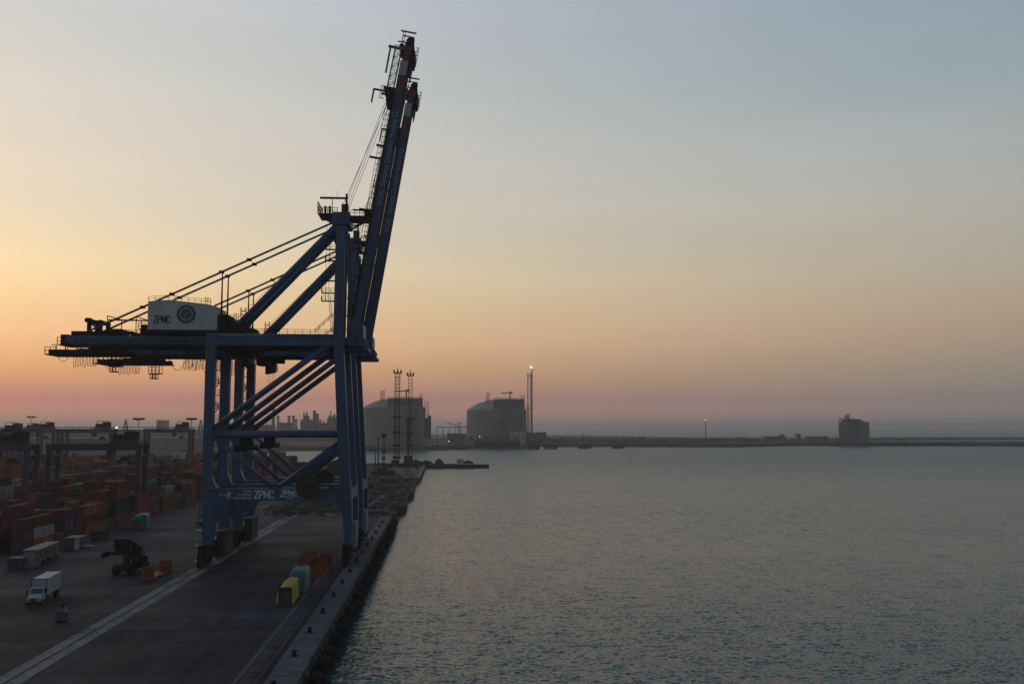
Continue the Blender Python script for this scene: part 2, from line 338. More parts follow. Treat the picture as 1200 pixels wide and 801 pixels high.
# ------------------------------------------------------------------ setting
def struct(o, name=None):
    o['kind'] = 'structure'; return o
WZ = -3.0
import numpy as np
def build_sea():
    r = np.random.default_rng(4)
    def graded(a, b, d0, d1):
        q = [a]
        while q[-1] < b: q.append(q[-1] + d0 + (d1 - d0) * (q[-1] - a) / (b - a))
        q[-1] = b; return np.array(q)
    xs = graded(-21.0, 480.0, .30, 1.5); ys = graded(74.0, 800.0, .24, 1.5)
    X, Y = np.meshgrid(xs, ys); Zw = np.zeros_like(X)
    for k in range(72):
        wl = math.exp(r.uniform(math.log(.62), math.log(4.2))); th = r.normal(math.pi / 2 + .2, .75); kk = 2 * math.pi / wl
        # slope per component, strongest round 2-4 m waves
        sl = .034 * math.exp(-((math.log(wl) - math.log(1.0)) / .6) ** 2) + .003
        ph = kk * (X * math.cos(th) + Y * math.sin(th)) + r.uniform(0, 6.283)
        env = 1 + .55 * np.sin(X * r.uniform(.01, .05) + Y * r.uniform(-.05, .05) + r.uniform(0, 6.28))
        Zw += sl / kk * env * (np.sin(ph) + .22 * np.cos(2 * ph))
    fade = np.clip(np.minimum.reduce([(X + 21) / 3, (480 - X) / 60, (Y - 74) / 6, (800 - Y) / 120]), 0, 1)
    Zw *= fade * (1 + .25 * np.sin(Y * .021 + X * .004) + .15 * np.sin(Y * .055 - X * .01))
    ny, nx = X.shape
    V = np.stack([X, Y, WZ + Zw], -1).reshape(-1, 3)
    idx = np.arange(ny * nx).reshape(ny, nx)
    F = np.stack([idx[:-1, :-1], idx[:-1, 1:], idx[1:, 1:], idx[1:, :-1]], -1).reshape(-1, 4)
    E = 26900.0; far = np.array([(-E, -6900, WZ), (E, -6900, WZ), (E, 74, WZ), (-E, 74, WZ), (-21, 74, WZ), (-21, 800, WZ), (-E, 800, WZ), (480, 74, WZ), (480, 800, WZ), (E, 800, WZ), (E, E, WZ), (-E, E, WZ)]); o = len(V)
    Fx = np.array([(0, 1, 2, 3), (3, 4, 5, 6), (7, 2, 9, 8), (6, 9, 10, 11)]) + o
    V = np.concatenate([V, far]); F = np.concatenate([F, Fx]).astype(np.int32)
    me = bpy.data.meshes.new('sea'); me.vertices.add(len(V)); me.vertices.foreach_set('co', V.astype(np.float32).ravel())
    me.loops.add(F.size); me.loops.foreach_set('vertex_index', F.ravel()); me.polygons.add(len(F)); me.polygons.foreach_set('loop_start', np.arange(0, F.size, 4, dtype=np.int32))
    me.update(calc_edges=True); me.polygons.foreach_set('use_smooth', np.ones(len(F), bool)); me.materials.append(M['water'])
    return link('sea', me)
struct(build_sea())
# land under the terminal (bare ground), its quay face and the basin behind it
gb = MB(); gb.poly([(-16.6, -400), (-16.6, 317), (-15.2, 318), (-16.0, 352), (-13.4, 366), (-14.6, 420), (-12.8, 440), (-14.2, 520), (-12.4, 600), (-12.6, 738), (-62, 744), (-62, 760), (-136, 770), (-146, 930),
                    (-205, 960), (-226, 1340), (-420, 1500), (-2600, 1500), (-2600, -400)][::-1], -6, 0.0)
struct(gb.build('ground', M['dirt']))
pb = MB(); pb.poly([(-20.4, -400), (-20.4, 314), (-36, 317), (-54, 312), (-58, 330), (-78, 470), (-82, 700), (-420, 700), (-420, -400)][::-1], -0.2, 0.012)
struct(pb.build('yard_pavement', M['asphalt']))

# pale concrete strip with the landside crane rail
strip = MB(); strip.b2((-51.9, -60, -0.1), (-48.5, 330, 0.018)); so = struct(strip.build('landside_rail_strip', M['concrete']))
meA = MB().b2((-0.9, -3.1, 0), (0.9, 3.1, 0.05)).mesh('slab', M['strip'])
for k in range(64):
    y = 62 + k * 3.9
    for sx in (-1, 1):
        o = link('slab', meA, so); o.location = (-50.2 + sx * 0.95 + random.uniform(-.04, .04), y, random.uniform(-0.01, 0.02)); o.scale = (random.uniform(.92, 1.02), 0.62, 1)
rb = MB()
for x in (-50.2,): rb.b2((x - 0.07, -60, 0.0), (x + 0.07, 330, 0.10))
rb.build('rail', M['dark'], so)
strip2 = MB(); strip2.b2((-24.4, -60, -0.1), (-20.4, 316, 0.016)); s2 = struct(strip2.build('waterside_rail_strip', mat('rail_bed', (0.055, 0.057, 0.062), 0.9, 0.35, 0.4, bump=0.3)))
MB().b2((-21.07, -60, 0), (-20.93, 316, 0.10)).build('rail', M['dark'], s2)
MB().b2((-23.95, -60, 0), (-23.6, 316, 0.06)).build('kerb', M['concrete'], s2)
MB().b2((-21.9, -60, 0), (-21.7, 316, 0.03)).build('groove_edge', M['dark'], s2)
MB().b2((-20.75, -60, 0), (-20.42, 316, 0.035)).build('cable_slot', M['dark'], s2)
for y in (112, 118, 131, 171, 230): MB().b2((-23.2, y, 0), (-21.4, y + 0.7, 0.03)).build('drain_grate', M['dark'], s2)
# quay cope: one slab per bay, with joints
q = MB(); q.b2((-20.4, -60, -3.6), (-16.5, 317, 0.02)); qo = struct(q.build('quay_cope', M['concrete']))
meS = MB().b2((-1.9, -7.05, 0), (1.9, 7.05, 0.13)).mesh('slab', M['concrete'])
for k in range(20):
    o = link('slab', meS, qo); o.location = (-18.4, 40 + k * 14.25, random.uniform(0, 0.02))
meH = MB().b2((-0.8, -0.9, 0), (0.8, 0.9, 0.05)).mesh('hatch_cover', M['darkbox'])
for y in (117, 188, 260): o = link('hatch_cover', meH, qo); o.location = (-18.9, y, 0.15)
# far shore
lb = MB(); lb.poly([(-2600, 1501), (-600, 1501), (-228, 1344), (-113, 1392), (-20, 1388), (30, 1400), (60, 1560), (180, 1600), (330, 1590), (491, 1540), (520, 1580), (640, 1660), (700, 1640), (800, 1655), (1010, 1590), (2600, 1560), (5200, 1600),
                    (5200, 1760), (2600, 1780), (1500, 1800), (1000, 1830), (860, 1900), (900, 2330), (3000, 2700), (3000, 2760), (700, 2500), (560, 3100), (300, 3500), (-400, 4200), (-2600, 4600)][::-1], -6, 3.0)
struct(lb.build('far_shore', M['land']))
bw = MB()
for i in range(160):                               # outer breakwater: rock mounds along the far shore line
    x = 760 + i * 24; y = 1600 + (8 * math.sin(i * .3)) - (x > 1010) * 15; bw.box((x, y + 20, 0.8), (26, random.uniform(14, 24), random.uniform(4.2, 5.6)), random.uniform(-.1, .1))
tag(bw.build('rock_breakwater', M['rock']), 'low dark rock breakwater along the far right shore', 'breakwater', kind='structure')
sp = MB()
for i in range(70):
    t = i / 69; x = -60 + 95 * t; w = 20 * (1 - .75 * t); sp.box((x, 768 + random.uniform(-3, 3), -2.2), (random.uniform(3, 6), w, random.uniform(4.0, 7.4 - 3.2 * t)), random.uniform(0, 1))
tag(sp.build('rocky_spit', M['rock']), 'dark rocky spit running out from the end of the quay', 'spit', kind='structure')
sh = MB()
for i in range(900):                               # scrub on the far shore
    x = random.uniform(90, 760); y = random.uniform(1600, 2300)
    if x > 480 and y < 1680: continue
    h = random.uniform(1.5, 4.5); sh.tube((x, y, 2.8), (x + random.uniform(-1, 1), y, 2.8 + h), random.uniform(2, 7), 6, random.uniform(.5, 2.5))
tag(sh.build('shore_scrub', M['shrub']), 'dark low scrub covering the far shore', 'scrub', kind='stuff')

# ------------------------------------------------------------------ ship-to-shore crane (built once, copied)
CX, CY, PITCH = -35.5, 215.3, 29.0
OFF = (CX, 0, 0)                                   # x is given in quay metres, y from the crane's middle
crane = thing('ship_to_shore_crane', 'blue quay crane with raised boom standing in front, nearest of the two', 'crane', (CX, CY, 0), 0, 'quay cranes with raised booms')
def cb(): return MB(OFF)
LY, UY = 7.3, 2.9
for sy in (-1, 1):
    y = sy * LY
    b = cb(); b.prism([(-51.2, 49.6), (-49.2, 49.6), (-49.25, 29), (-49.2, 19), (-47.6, 15.4), (-48.7, 4.2), (-50.7, 4.2), (-51.2, 15)][::-1], y - .9, y + .9)
    lg = b.build('leg', M['blue'], crane)
    cb().b2((-51.55, y - 1.05, 15.9), (-47.4, y + 1.05, 16.35)).build('flange', M['dblue'], lg)
    cb().b2((-51.45, y - 1.1, 46.9), (-48.9, y + 1.1, 47.3)).build('flange', M['dblue'], lg)
    b = cb(); b.prism([(-23.9, 50), (-21.8, 50), (-20.1, 22), (-19.3, 13), (-19.2, 4.2), (-20.8, 4.2), (-21.4, 13), (-22.4, 22)], y - .9, y + .9)
    lg = b.build('leg', M['blue'], crane)
    cb().beam((-21.7, y - .93, 47), (-20.0, y - .93, 22), .16, .12).beam((-20.0, y - .93, 22), (-19.15, y - .93, 8), .16, .12).build('edge_strip', M['steel'], lg)
    b = cb(); b.b2((-49.0, y - .8, 13.8), (-20.6, y + .8, 16.5))
    b.prism([(-47.7, 13.8), (-48.4, 9.0), (-48.2, 9.0), (-45.6, 13.8)], y - .6, y + .6); b.prism([(-21.4, 13.8), (-20.9, 10.2), (-21.2, 10.2), (-23.2, 13.8)][::-1], y - .6, y + .6)
    pbm = b.build('portal_beam', M['blue'], crane)
    if sy < 0:
        yf = y - .82 - 0
        strokes(-40.0, 14.4, 1.5, .72, .26, yf, M['print'], pbm, 0, OFF)
        for s_, size, x, z, sh_, of in (('R', .55, -36.2, 14.35, 0, 0), ('8', 2.1, -45.9, 14.35, 0, .008), ('STS No.', .62, -47.6, 14.9, 0, 0)):
            t = text(s_, size, (x - CX, yf, z), M['print'], pbm, shear=sh_, off=of); t.scale = (.85 if size > 2 else 1, 1, 1)
        for k, (s_, x) in enumerate((('RATED', -42.2), ('65t UNDER', -42.2), ('SPREADER 80t', -42.2))):
            text(s_, .62, (-40.65 - CX, yf, 15.65 - k * .72), M['print'], pbm, align='RIGHT')
        strokes(-34.6, 14.85, 1.15, .62, .2, yf - .02, M['print'], pbm, .3, OFF)
        cb().b2((-34.3, yf - .03, 15.45), (-30.4, yf + .02, 15.6)).b2((-34.6, yf - .03, 14.62), (-30.6, yf + .02, 14.74)).build('lettering', M['print'], pbm)
        text('ZPMC', .55, (-33.3 - CX, yf, 14.05), M['print'], pbm)
    b = cb(); b.tube((-49.4, y, 28), (-21.8, y, 28), .75, 14); b.build('cross_pipe', M['blue'], crane, True)
    b = cb(); b.tube((-48.9, y, 27.2), (-36.3, y, 16.4), .45, 10); b.build('brace', M['blue'], crane, True)
    b = cb(); b.tube((-22.0, y, 26.6), (-35.5, y, 16.4), .5, 10); b.build('brace', M['blue'], crane, True)
    b = cb(); b.tube((-49.2, y, 29.2), (-23.0, y, 49.2), .68, 12); b.build('brace', M['blue'], crane, True)
    b = cb(); b.b2((-36.6, y - .5, 16.4), (-35.2, y + .5, 17.4)); b.b2((-49.3, y - .5, 26.6), (-48.3, y + .5, 30.2)); b.build('gusset', M['dblue'], crane)
    b = cb(); b.b2((-49.2, y - .8, 47.3), (-22, y + .8, 48.9)); tb = b.build('top_beam', M['blue'], crane)
    b = cb(); b.tube((-51, y, 49.25), (-22, y, 49.25), .68, 14); b.build('cross_pipe', M['blue'], crane, True)
    b = cb(); b.rail((-44, y, 49.9), (-24, y, 49.9), 1.0, 1.6, .045); b.rail((-28, y, 50), (-24.2, y, 53.6), 1.0, 1.2, .05); b.build('handrail', M['dark'], crane)
for x in (-50.2, -20.2):
    cb().b2((x - .7, -6.4, 13.9), (x + .7, 6.4, 16.2)).build('portal_side_beam', M['blue'], crane)
    cb().b2((x - .55, -6.4, 3.4), (x + .55, 6.4, 5.0)).build('sill_beam', M['dblue'], crane)
    cb().b2((x - .6, -6.4, 47.5), (x + .6, 6.4, 49.4)).build('upper_side_beam', M['blue'], crane)
    for sy in (-1, 1):
        y = sy * LY
        b = cb(); b.b2((x - .7, y - 1.2, 2.9), (x + .7, y + 1.2, 4.3)); b.prism([], 0, 0) if False else None
        for s2_ in (-1, 1):
            b.beam((x, y, 3.2), (x, y + s2_ * 2.6, 2.2), 1.0, .9)
            for s3 in (-1, 1):
                b.beam((x, y + s2_ * 2.6, 2.2), (x, y + s2_ * 2.6 + s3 * 1.2, 1.4), .9, .7)
                b.b2((x - .45, y + s2_ * 2.6 + s3 * 1.2 - .95, .55), (x + .45, y + s2_ * 2.6 + s3 * 1.2 + .95, 1.5))
        for s2_ in (-1, 1): b.b2((x - .85, y + s2_ * 1.3, 1.7), (x + .85, y + s2_ * 3.3, 4.7)); b.b2((x - .6, y + s2_ * 3.5, 1.5), (x + .7, y + s2_ * 4.6, 3.2))
        bo = b.build('bogie', M['dark'], crane)
        for k in range(8):
            yy = y + (k - 3.5) * 1.26; cb().tube((x - .16, yy, .48), (x + .16, yy, .48), .42, 10).build('wheel', M['steel'], bo)
        cb().b2((x - .5, y - 5.4 if sy < 0 else y + 4.9, .5), (x + .5, y - 4.9 if sy < 0 else y + 5.4, 1.3)).build('buffer', M['rubber'], bo)
# cabinets low between the legs, access ladders and cages near the bogies
cb().b2((-48.8, -4.0, 1.6), (-46.9, 3.7, 6.8)).b2((-49.0, -4.2, 6.8), (-46.7, 3.9, 7.0)).build('switch_cabin', mat('switch_cabin', (.034, .033, .032), .7, .45, .9), crane)
cb().b2((-20.3, -4.4, 3.0), (-18.9, 3.2, 8.6)).build('switch_cabin', mat('switch_cabin_grey', (.15, .17, .185), .6, .25, .8), crane)
b = cb()
for z in (1.2, 4.4, 7.6): b.b2((-52.3, -9.2, z), (-51.0, -6.4, z + .1)); b.rail((-52.3, -9.2, z), (-51.0, -9.2, z)); b.rail((-52.3, -9.2, z), (-52.3, -6.4, z))
for z in range(2, 12): b.b2((-52.0, -9.0, z * .8), (-51.4, -8.9, z * .8 + .05))
b.beam((-52.1, -9, .3), (-52.1, -9, 9.5), .09, .09); b.beam((-51.3, -9, .3), (-51.3, -9, 9.5), .09, .09)
b.rail((-18.6, -11.5, .3), (-18.6, -8, .3), 2.6, 1.2, .06); b.rail((-21.5, -11.5, .3), (-18.6, -11.5, .3), 2.6, 1.2, .06)
b.build('access_ladder', M['steel'], crane)
# stair tower behind the near landside leg
b = cb()
zs = [17.2 + 2.75 * i for i in range(11)]
for i, z in enumerate(zs):
    b.b2((-51.4, -4.9, z), (-48.9, -3.3, z + .14)); b.rail((-48.9, -4.9, z + .1), (-48.9, -3.3, z + .1), 1.1, 1.1, .04); b.rail((-51.3, -4.9, z + .1), (-48.9, -4.9, z + .1), 1.1, 1.0, .04)
    if i + 1 < len(zs):
        x0, x1 = (-51.1, -49.1) if i % 2 else (-49.1, -51.1); b.beam((x0, -4.1, z + .1), (x1, -4.1, z + 2.75), .7, .1); b.rail((x0, -4.5, z + .1), (x1, -4.5, z + 2.75), 1.0, .9, .03)
for xx in (-51.3, -49.0): b.beam((xx, -3.4, 16), (xx, -3.4, 47), .12, .12)
st = b.build('stair_tower', M['dark'], crane)
for z in (38.3, 22.3):
    cb().tube((-49.7, -5.05, z), (-49.7, -5.05, z + .2), .1, 8).build('lamp', M['lamp'], st)
# trolley girder
for sy in (-1, 1):
    y = sy * UY
    b = cb(); b.prism([(-82.5, 49.6), (-17.6, 49.6), (-17.0, 48.6), (-17.6, 47.2), (-79.5, 47.2), (-82.5, 48.2)], y - .6, y + .6)
    gd = b.build('girder', M['blue'], crane)
    cb().b2((-82, y - .95, 47.0), (-17.5, y + .95, 47.2)).build('trolley_rail', M['dark'], gd)
    b = cb(); b.b2((-80, y + sy * .6, 47.5), (-18, y + sy * 1.7, 47.6)); b.rail((-80, y + sy * 1.65, 47.6), (-52, y + sy * 1.65, 47.6), 1.1, 2.2, .045); gw = b.build('walkway', M['dark'], crane)
b = cb()
for x in (-82, -78, -66, -50.2, -36, -22.5): b.b2((x - .7, -2.3, 47.6), (x + .7, 2.3, 49.3))
b.build('girder_cross_tie', M['dblue'], crane)
b = cb(); b.b2((-18, -3.6, 46.6), (-16.6, 3.6, 47.3)); b.b2((-23, -4.4, 46.6), (-17.2, 4.4, 47.0)); b.b2((-21.4, -3.9, 49.5), (-17.8, 3.9, 52.6)); b.tube((-19.4, -4.2, 51.0), (-19.4, 4.2, 51.0), .7, 12); b.rail((-21, -4.3, 47), (-17.2, -4.3, 47), 1.1, 1.2); b.build('boom_hinge', M['dblue'], crane)
# landside end of the girder: sheave posts, platform, maintenance cage, festoon track
b = cb()
for x in (-78.0, -75.6):
    for y in (-2.4, 2.4): b.beam((x, y, 49.6), (x, y, 53.6 if x < -77 else 53.1), .75, .75)
b.beam((-77.9, -2.4, 52.6), (-74.4, -2.4, 49.7), .35, .35); b.tube((-78.4, -2.8, 53.1), (-78.4, 2.8, 53.1), .55, 10); b.tube((-75.6, -2.8, 52.7), (-75.6, 2.8, 52.7), .5, 10)
b.b2((-81.5, -3.2, 49.5), (-74, 3.2, 50.6)); b.b2((-73.8, -2.9, 49.6), (-71.0, 2.9, 51.2))
b.build('sheave_frame', M['dark'], crane)
b = cb()
for x0, x1 in ((-73.6, -69.6), (-61.8 - 8.2, -66.2),):
    pass
for x0 in (-73.4, -69.2, -65.3 - 1.2):
    pass
for x, z0, z1 in ((-73.8, 49.6, 54.0), (-70.7, 49.6, 53.2), (-63.6 - 1.3, 49.6, 53.0), (-67.6, 49.6, 53.9), (-62.0 - 5.9 + 1.4, 49.6, 53.0)): b.beam((x, -3.4, z0), (x, -3.4, z1), .15, .15)
b.beam((-73.8, -3.4, 54), (-70.7, -3.4, 53.1), .22, .22); b.beam((-67.6, -3.4, 53.9), (-64.9, -3.4, 53.0), .22, .22); b.beam((-73.6, -3.4, 53.1), (-64.9, -3.4, 53.0), .3, .3); b.rail((-71, -3.5, 49.8), (-60, -3.5, 49.8), 1.1, 1.6, .05)
b.build('gantry_rail', M['dark'], crane)
b = cb(); b.b2((-86.0, -3.6, 45.5), (-69.5, -2.6, 46.5)); b.b2((-86.7, -3.8, 45.3), (-69, 3.6, 45.55)); b.b2((-86.0, 2.6, 45.5), (-69.5, 3.6, 46.5)); b.rail((-86.7, -3.8, 45.5), (-84.4, -3.8, 45.5), 1.5, 1.1, .06)
for x in (-84.6, -82.6, -79.3, -76.0, -73.2, -70.2): b.beam((x, -3.1, 46.4), (x, -3.1, 47.4), .18, .18); b.beam((x, 3.1, 46.4), (x, 3.1, 47.4), .18, .18)
b.b2((-84.3, -3.2, 47.5), (-81.2, 3.2, 47.7)); b.b2((-84, -2.5, 47.7), (-82.2, 2.5, 49.9)); b.rail((-84.4, -3.2, 47.6), (-82, -3.2, 47.6), 1.6, .8, .06); b.rail((-85.5, -3.2, 47.5), (-84.3, -3.2, 47.5), .1, 1, .06)
b.build('end_platform', M['dark'], crane)
def cage(x0, x1, z0, z1, y0, y1, name):
    b = cb(); b.b2((x0, y0, z0), (x1, y1, z0 + .22)); b.b2((x0, y0, z1 - .15), (x1, y1, z1))
    n = max(2, int((x1 - x0) / .8))
    for i in range(n + 1):
        x = x0 + (x1 - x0) * i / n
        for y in (y0, y1): b.beam((x, y, z0), (x, y, z1), .12, .12)
    for q_ in (.35, .7): b.beam((x0, y0, z0 + (z1 - z0) * q_), (x1, y0, z0 + (z1 - z0) * q_), .1, .1)
    return b.build(name, M['dark'], crane)
cage(-73.4, -70.7, 42.8, 45.3, -3.4, -1.2, 'maintenance_cage')
cage(-73.0, -71.6, 41.6, 42.9, -3.2, -1.4, 'maintenance_cage')
def loop(x0, x1, z, d, y, n=12):
    b = cb()
    pts = [(x0 + (x1 - x0) * i / n, y, z - d * (1 - (2 * i / n - 1) ** (2 if x1 - x0 > 2 else 6))) for i in range(n + 1)]
    b.path(pts, .055, 4); b.build('festoon_cable', M['dark'], crane)
loop(-84.2, -81.4, 45.4, 1.6, -3.6)
for k in range(7): loop(-80.6 + k * .72, -80.1 + k * .72, 45.4, 2.6 + random.uniform(-.2, .3), -3.6)
loop(-76.6, -75.4, 45.4, 2.4, -3.6)
for x0, w_, d in ((-63.8, 1.2, 2.6), (-62.6, 1.0, 3.2), (-60.9, 5.2, 5.0), (-55.5, 3.8, 2.6), (-50.9 - .8 - 3.6 + .6, 3.6, 2.9)): loop(x0, x0 + w_, 47.0, d, -3.7)
for k in range(8): loop(-57.0 + k * .62, -56.55 + k * .62, 47.0, 4.6 + random.uniform(-.5, .5), -3.7)
# machinery house
b = cb(); b.prism([(-64.9, 50.9), (-49.9, 50.9), (-49.9, 56.1), (-52.0, 56.7), (-60.5, 57.6), (-64.9, 57.2)], -4.3, 4.3); mh = b.build('machinery_house', M['house'], crane)
b = cb(); b.b2((-66.2, -5, 50.0), (-49.0, 5, 50.88)); b.b2((-66.6, -5, 50.9), (-64.9, 5, 51.05)); b.rail((-66.6, -5, 51), (-65, -5, 51), 1.3, .8, .06); b.b2((-66.6, -3, 51), (-65.6, -1, 52.2)); b.build('machinery_floor', M['dark'], crane)
strokes(-63.5, 52.45, 1.5, .62, .24, -4.32, M['blackprint'], mh, 0, OFF)
text('R', .6, (-59.4 - CX, -4.31, 52.45), M['blackprint'], mh)
ex, ez = -56.6, 54.4
b = cb(); b.disc((ex, ez), 1.42, 2.05, -4.36); b.disc((ex, ez), .02, 1.16, -4.36); b.build('emblem', M['logo'], mh)
b = cb()
for i in range(28):
    a = 2 * math.pi * i / 28; b.box((ex + 1.72 * math.cos(a), -4.38, ez + 1.72 * math.sin(a)), (.14, .06, .2))
b.disc((ex, ez), .62, .74, -4.40)
for k in range(3): b.beam((ex - .42 + .2 * k, -4.39, ez - .4), (ex - .1 + .25 * k, -4.39, ez + .4), .05, .12)
b.build('emblem_print', mat('emblem_pale', (.22, .25, .26), .6, .1, .5), mh)
b = cb(); b.rail((-64.9, -4.2, 57.25), (-60.5, -4.2, 57.6), 1.0, 1.4); b.rail((-60.5, -4.2, 57.6), (-52, -4.2, 56.7), 1.0, 1.4); b.rail((-52.6, -4.2, 56.8), (-51.4, -4.2, 56.5), 1.4, .6, .06); b.build('roof_rail', M['steel'], mh)
# equipment in front of the house
for x0_, x1_, z1_ in ((-49.7, -47.7, 54.5), (-47.4, -45.9, 52.9), (-45.6, -44.3, 51.7)): cb().b2((x0_, -3.9, 49.95), (x1_, 3.5, z1_)).build('electrical_cabinet', M['dark'], crane)
b = cb()
for i in range(9): x = -49.5 + i * .55; b.b2((x, random.uniform(-3.5, 2), 49.6), (x + random.uniform(.3, .8), random.uniform(-3.5, 3.5), 49.6 + random.uniform(.8, 3.2)))
b.rail((-49.5, -4.6, 49.9), (-44, -4.6, 49.9), 1.2, 1.1, .05)
for z in range(7): b.b2((-45.0, -3.4, 50 + z * .9), (-44.0, -2.4, 50.08 + z * .9))
for x in (-45, -44):
    for y in (-3.4, -2.4): b.beam((x, y, 49.8), (x, y, 56.2), .1, .1)
b.build('deck_machinery', M['dark'], crane)
# A-frame mast, backstays and tie rods
for sy in (-1, 1):
    y = sy * UY
    b = cb(); b.prism([(-24.5, 49.6), (-22.4, 49.6), (-22.1, 76.5), (-24.2, 76.5)], y - .6, y + .6); ms = b.build('mast', M['blue'], crane)
    cb().beam((-20.6, y, 52.5), (-22.0, y, 74.5), .7, .55).build('mast_strut', M['dblue'], crane)
    b = cb(); b.tube((-23.6, y, 75.8), (-47.4, y, 50.2), .72, 12); b.build('backstay', M['blue'], crane, True)
    b = cb(); b.tube((-24.6, y, 76.0), (-78.6, y, 50.3), .24, 8); b.build('tie_rod', M['blue'], crane, True)
    for x in (-66.5, -60.2, -49.5, -43.5): cb().box((x, y, 76.0 + (x + 24.6) * (25.7 / 54.0)), (1.0, .75, .6)).build('tie_clevis', M['dark'], crane)
    cb().tube((-49.3, y, 49.8), (-49.3, y, 64.1), .26, 8, .14).build('tie_post', M['dark'], crane)
b = cb(); b.b2((-25.2, -4.2, 75.2), (-21.2, 4.2, 78.0)); b.b2((-23.4, -1, 78), (-21.9, 1, 80.6)); b.beam((-24.6, 0, 76.4), (-27.6, 0, 78), 1.2, 1.3); b.build('mast_head', M['dblue'], crane)
b = cb(); b.b2((-28.4, -3.6, 77.6), (-22, 3.6, 77.8)); b.rail((-28.4, -3.6, 77.8), (-24, -3.6, 77.8), 1.3, 1.0, .06); b.rail((-28.4, -3.6, 77.8), (-28.4, 3.6, 77.8), 2.6, 1.6, .08); b.b2((-28.0, -3.4, 81.2), (-21.8, -3.0, 81.6)); b.beam((-25.2, -3.2, 77.8), (-25.2, -3.2, 81.4), .16, .16); b.beam((-22.0, -3.2, 77.8), (-22.0, -3.2, 82.4), .45, .45); b.beam((-24.2, -3, 81), (-24.2, -3, 83.2), .06, .06)
for x in (-26.8, -25.8): b.tube((x, -2.8, 77.8), (x, -2.8, 79.6), .28, 8)
b.build('mast_platform', M['dark'], crane)
b = cb(); b.b2((-21.4, -3.4, 77.0), (-16.8, 3.4, 77.4)); b.rail((-21.2, -3.4, 77.4), (-16.8, -3.4, 77.4), 1.2, .9, .06); b.beam((-21.2, -3, 74.0), (-16.4, -3, 76.9), .4, .4); b.beam((-20.6, -3, 78.8), (-16.4, -3, 78.6), .3, .35); b.b2((-18, -3.2, 77.4), (-16.6, 3.2, 78.8)); b.build('boom_latch', M['dark'], crane)
b = cb()
for i, z in enumerate((72.4, 69.6, 67.0, 62.4, 59.6, 57.8)):
    x0 = -26.6 if i < 3 else -27.3; b.b2((x0, -3.2, z), (-24.3, -1.8, z + .14)); b.rail((x0, -3.2, z), (-24.3, -3.2, z), 1.1, .9, .045); b.rail((x0, -3.2, z), (x0, -1.8, z), 1.1, .7, .045)
for x in (-26.4, -25.7): b.beam((x, -2.9, 58), (x, -2.9, 75), .08, .08)
b.beam((-25.6, -2.9, 57.8), (-25.0, -2.9, 50.5), .09, .09); b.beam((-25.2, -2.9, 57.8), (-24.6, -2.9, 50.5), .09, .09)
for z in range(14): b.b2((-25.5 + z * .03, -2.95, 57.5 - z * .5), (-24.9 + z * .03, -2.85, 57.56 - z * .5))
b.build('mast_ladder', M['dark'], crane)
# raised boom: local axes u (along) and n (towards the land)
BA, BB = Vector((-19.35, 0, 50.8)), Vector((-8.0, 0, 119.3))
bu = (BB - BA).normalized(); bn = Vector((-bu.z, 0, bu.x)); BL = (BB - BA).length
def bp_(u, n, y): return BA + bu * u + bn * n + Vector((0, y, 0))
def bseg(u0, u1, n0, n1, y0, y1, b):
    vs = [bp_(u, n, y) for u in (u0, u1) for n in (n0, n1) for y in (y0, y1)]
    return b.add(vs, [(0, 1, 3, 2), (4, 6, 7, 5), (0, 4, 5, 1), (2, 3, 7, 6), (0, 2, 6, 4), (1, 5, 7, 3)])
ub = 57.2
for sy in (-1, 1):
    y = sy * 2.1
    bg_ = bseg(0, ub, -.55, 1.35, y - .6, y + .6, cb()).build('boom_girder', M['blue'], crane)
    bseg(ub + .01, ub + 3.6, -.53, 1.35, y - .6, y + .6, cb()).build('red_band', M['red'], bg_)
    bseg(ub + 3.61, ub + 7.1, -.53, 1.33, y - .6, y + .6, cb()).build('white_band', M['white'], bg_)
    bseg(ub + 7.11, ub + 11.4, -.5, 1.0, y - .6, y + .6, cb()).build('red_tip', M['red'], bg_)
    bseg(2, ub + 8, -.63, -.56, y - .7, y + .7, cb()).build('trolley_rail', M['dark'], bg_)
    if sy < 0:
        rot = Matrix((tuple(bu), tuple(-Vector(bn) * -1), (0, -1, 0))).transposed()
        t = text('DCHC  Damietta Container Handling Co.', 1.45, Vector(bp_(29.6, -.32, y - .61)) - Vector(OFF), mat('boom_lettering', (.34, .43, .54), .6, .2, .5), bg_, rot, off=.012, ext=.012)
        t.scale = (.92, 1.25, 1)
b = cb()
for u in range(3, 68, 6): bseg(u, u + .7, -.4, 1, -1.5, 1.5, cb()).build('boom_cross_tie', M['dblue'], crane)
def brail(b, u0, u1, n, y, h, step, r):
    k = int((u1 - u0) / step)
    for i in range(k + 1): u = u0 + (u1 - u0) * i / k; b.beam(bp_(u, n, y), bp_(u, n + h, y), r * 2, r * 2, (0, 1, 0))
    for q_ in (.5, 1): b.beam(bp_(u0, n + h * q_, y), bp_(u1, n + h * q_, y), r * 2, r * 2, (0, 1, 0))
b = cb(); bseg(3, 57, 1.4, 1.55, -4.2, -2.2, b); brail(b, 3, 57, 1.55, -4.1, 1.1, 1.3, .05); brail(b, 3, 57, 1.55, 3.9, 1.1, 1.3, .05); b.build('boom_walkway', M['dark'], crane)
b = cb()
for u in (20, 40, 43, 55.2): bseg(u, u + .4, 1.4, 4.2 if u not in (43,) else 3.2, -3.6, -3.0, b)
bseg(27.5, 28.1, 1.4, 4.4, -3.4, -2.8, b); bseg(25.6, 26.0, 1.4, 3.6, -3.4, -2.8, b); bseg(54, 56.6, 1.3, 3.0, -3.4, 3.4, b)
bseg(55.9, 56.3, 2.9, 6.2, -3.4, -3.1, b); bseg(52.9, 56.2, 5.9, 6.25, -3.4, -3.1, b)
b.build('stay_bracket', M['dark'], crane)
b = cb()
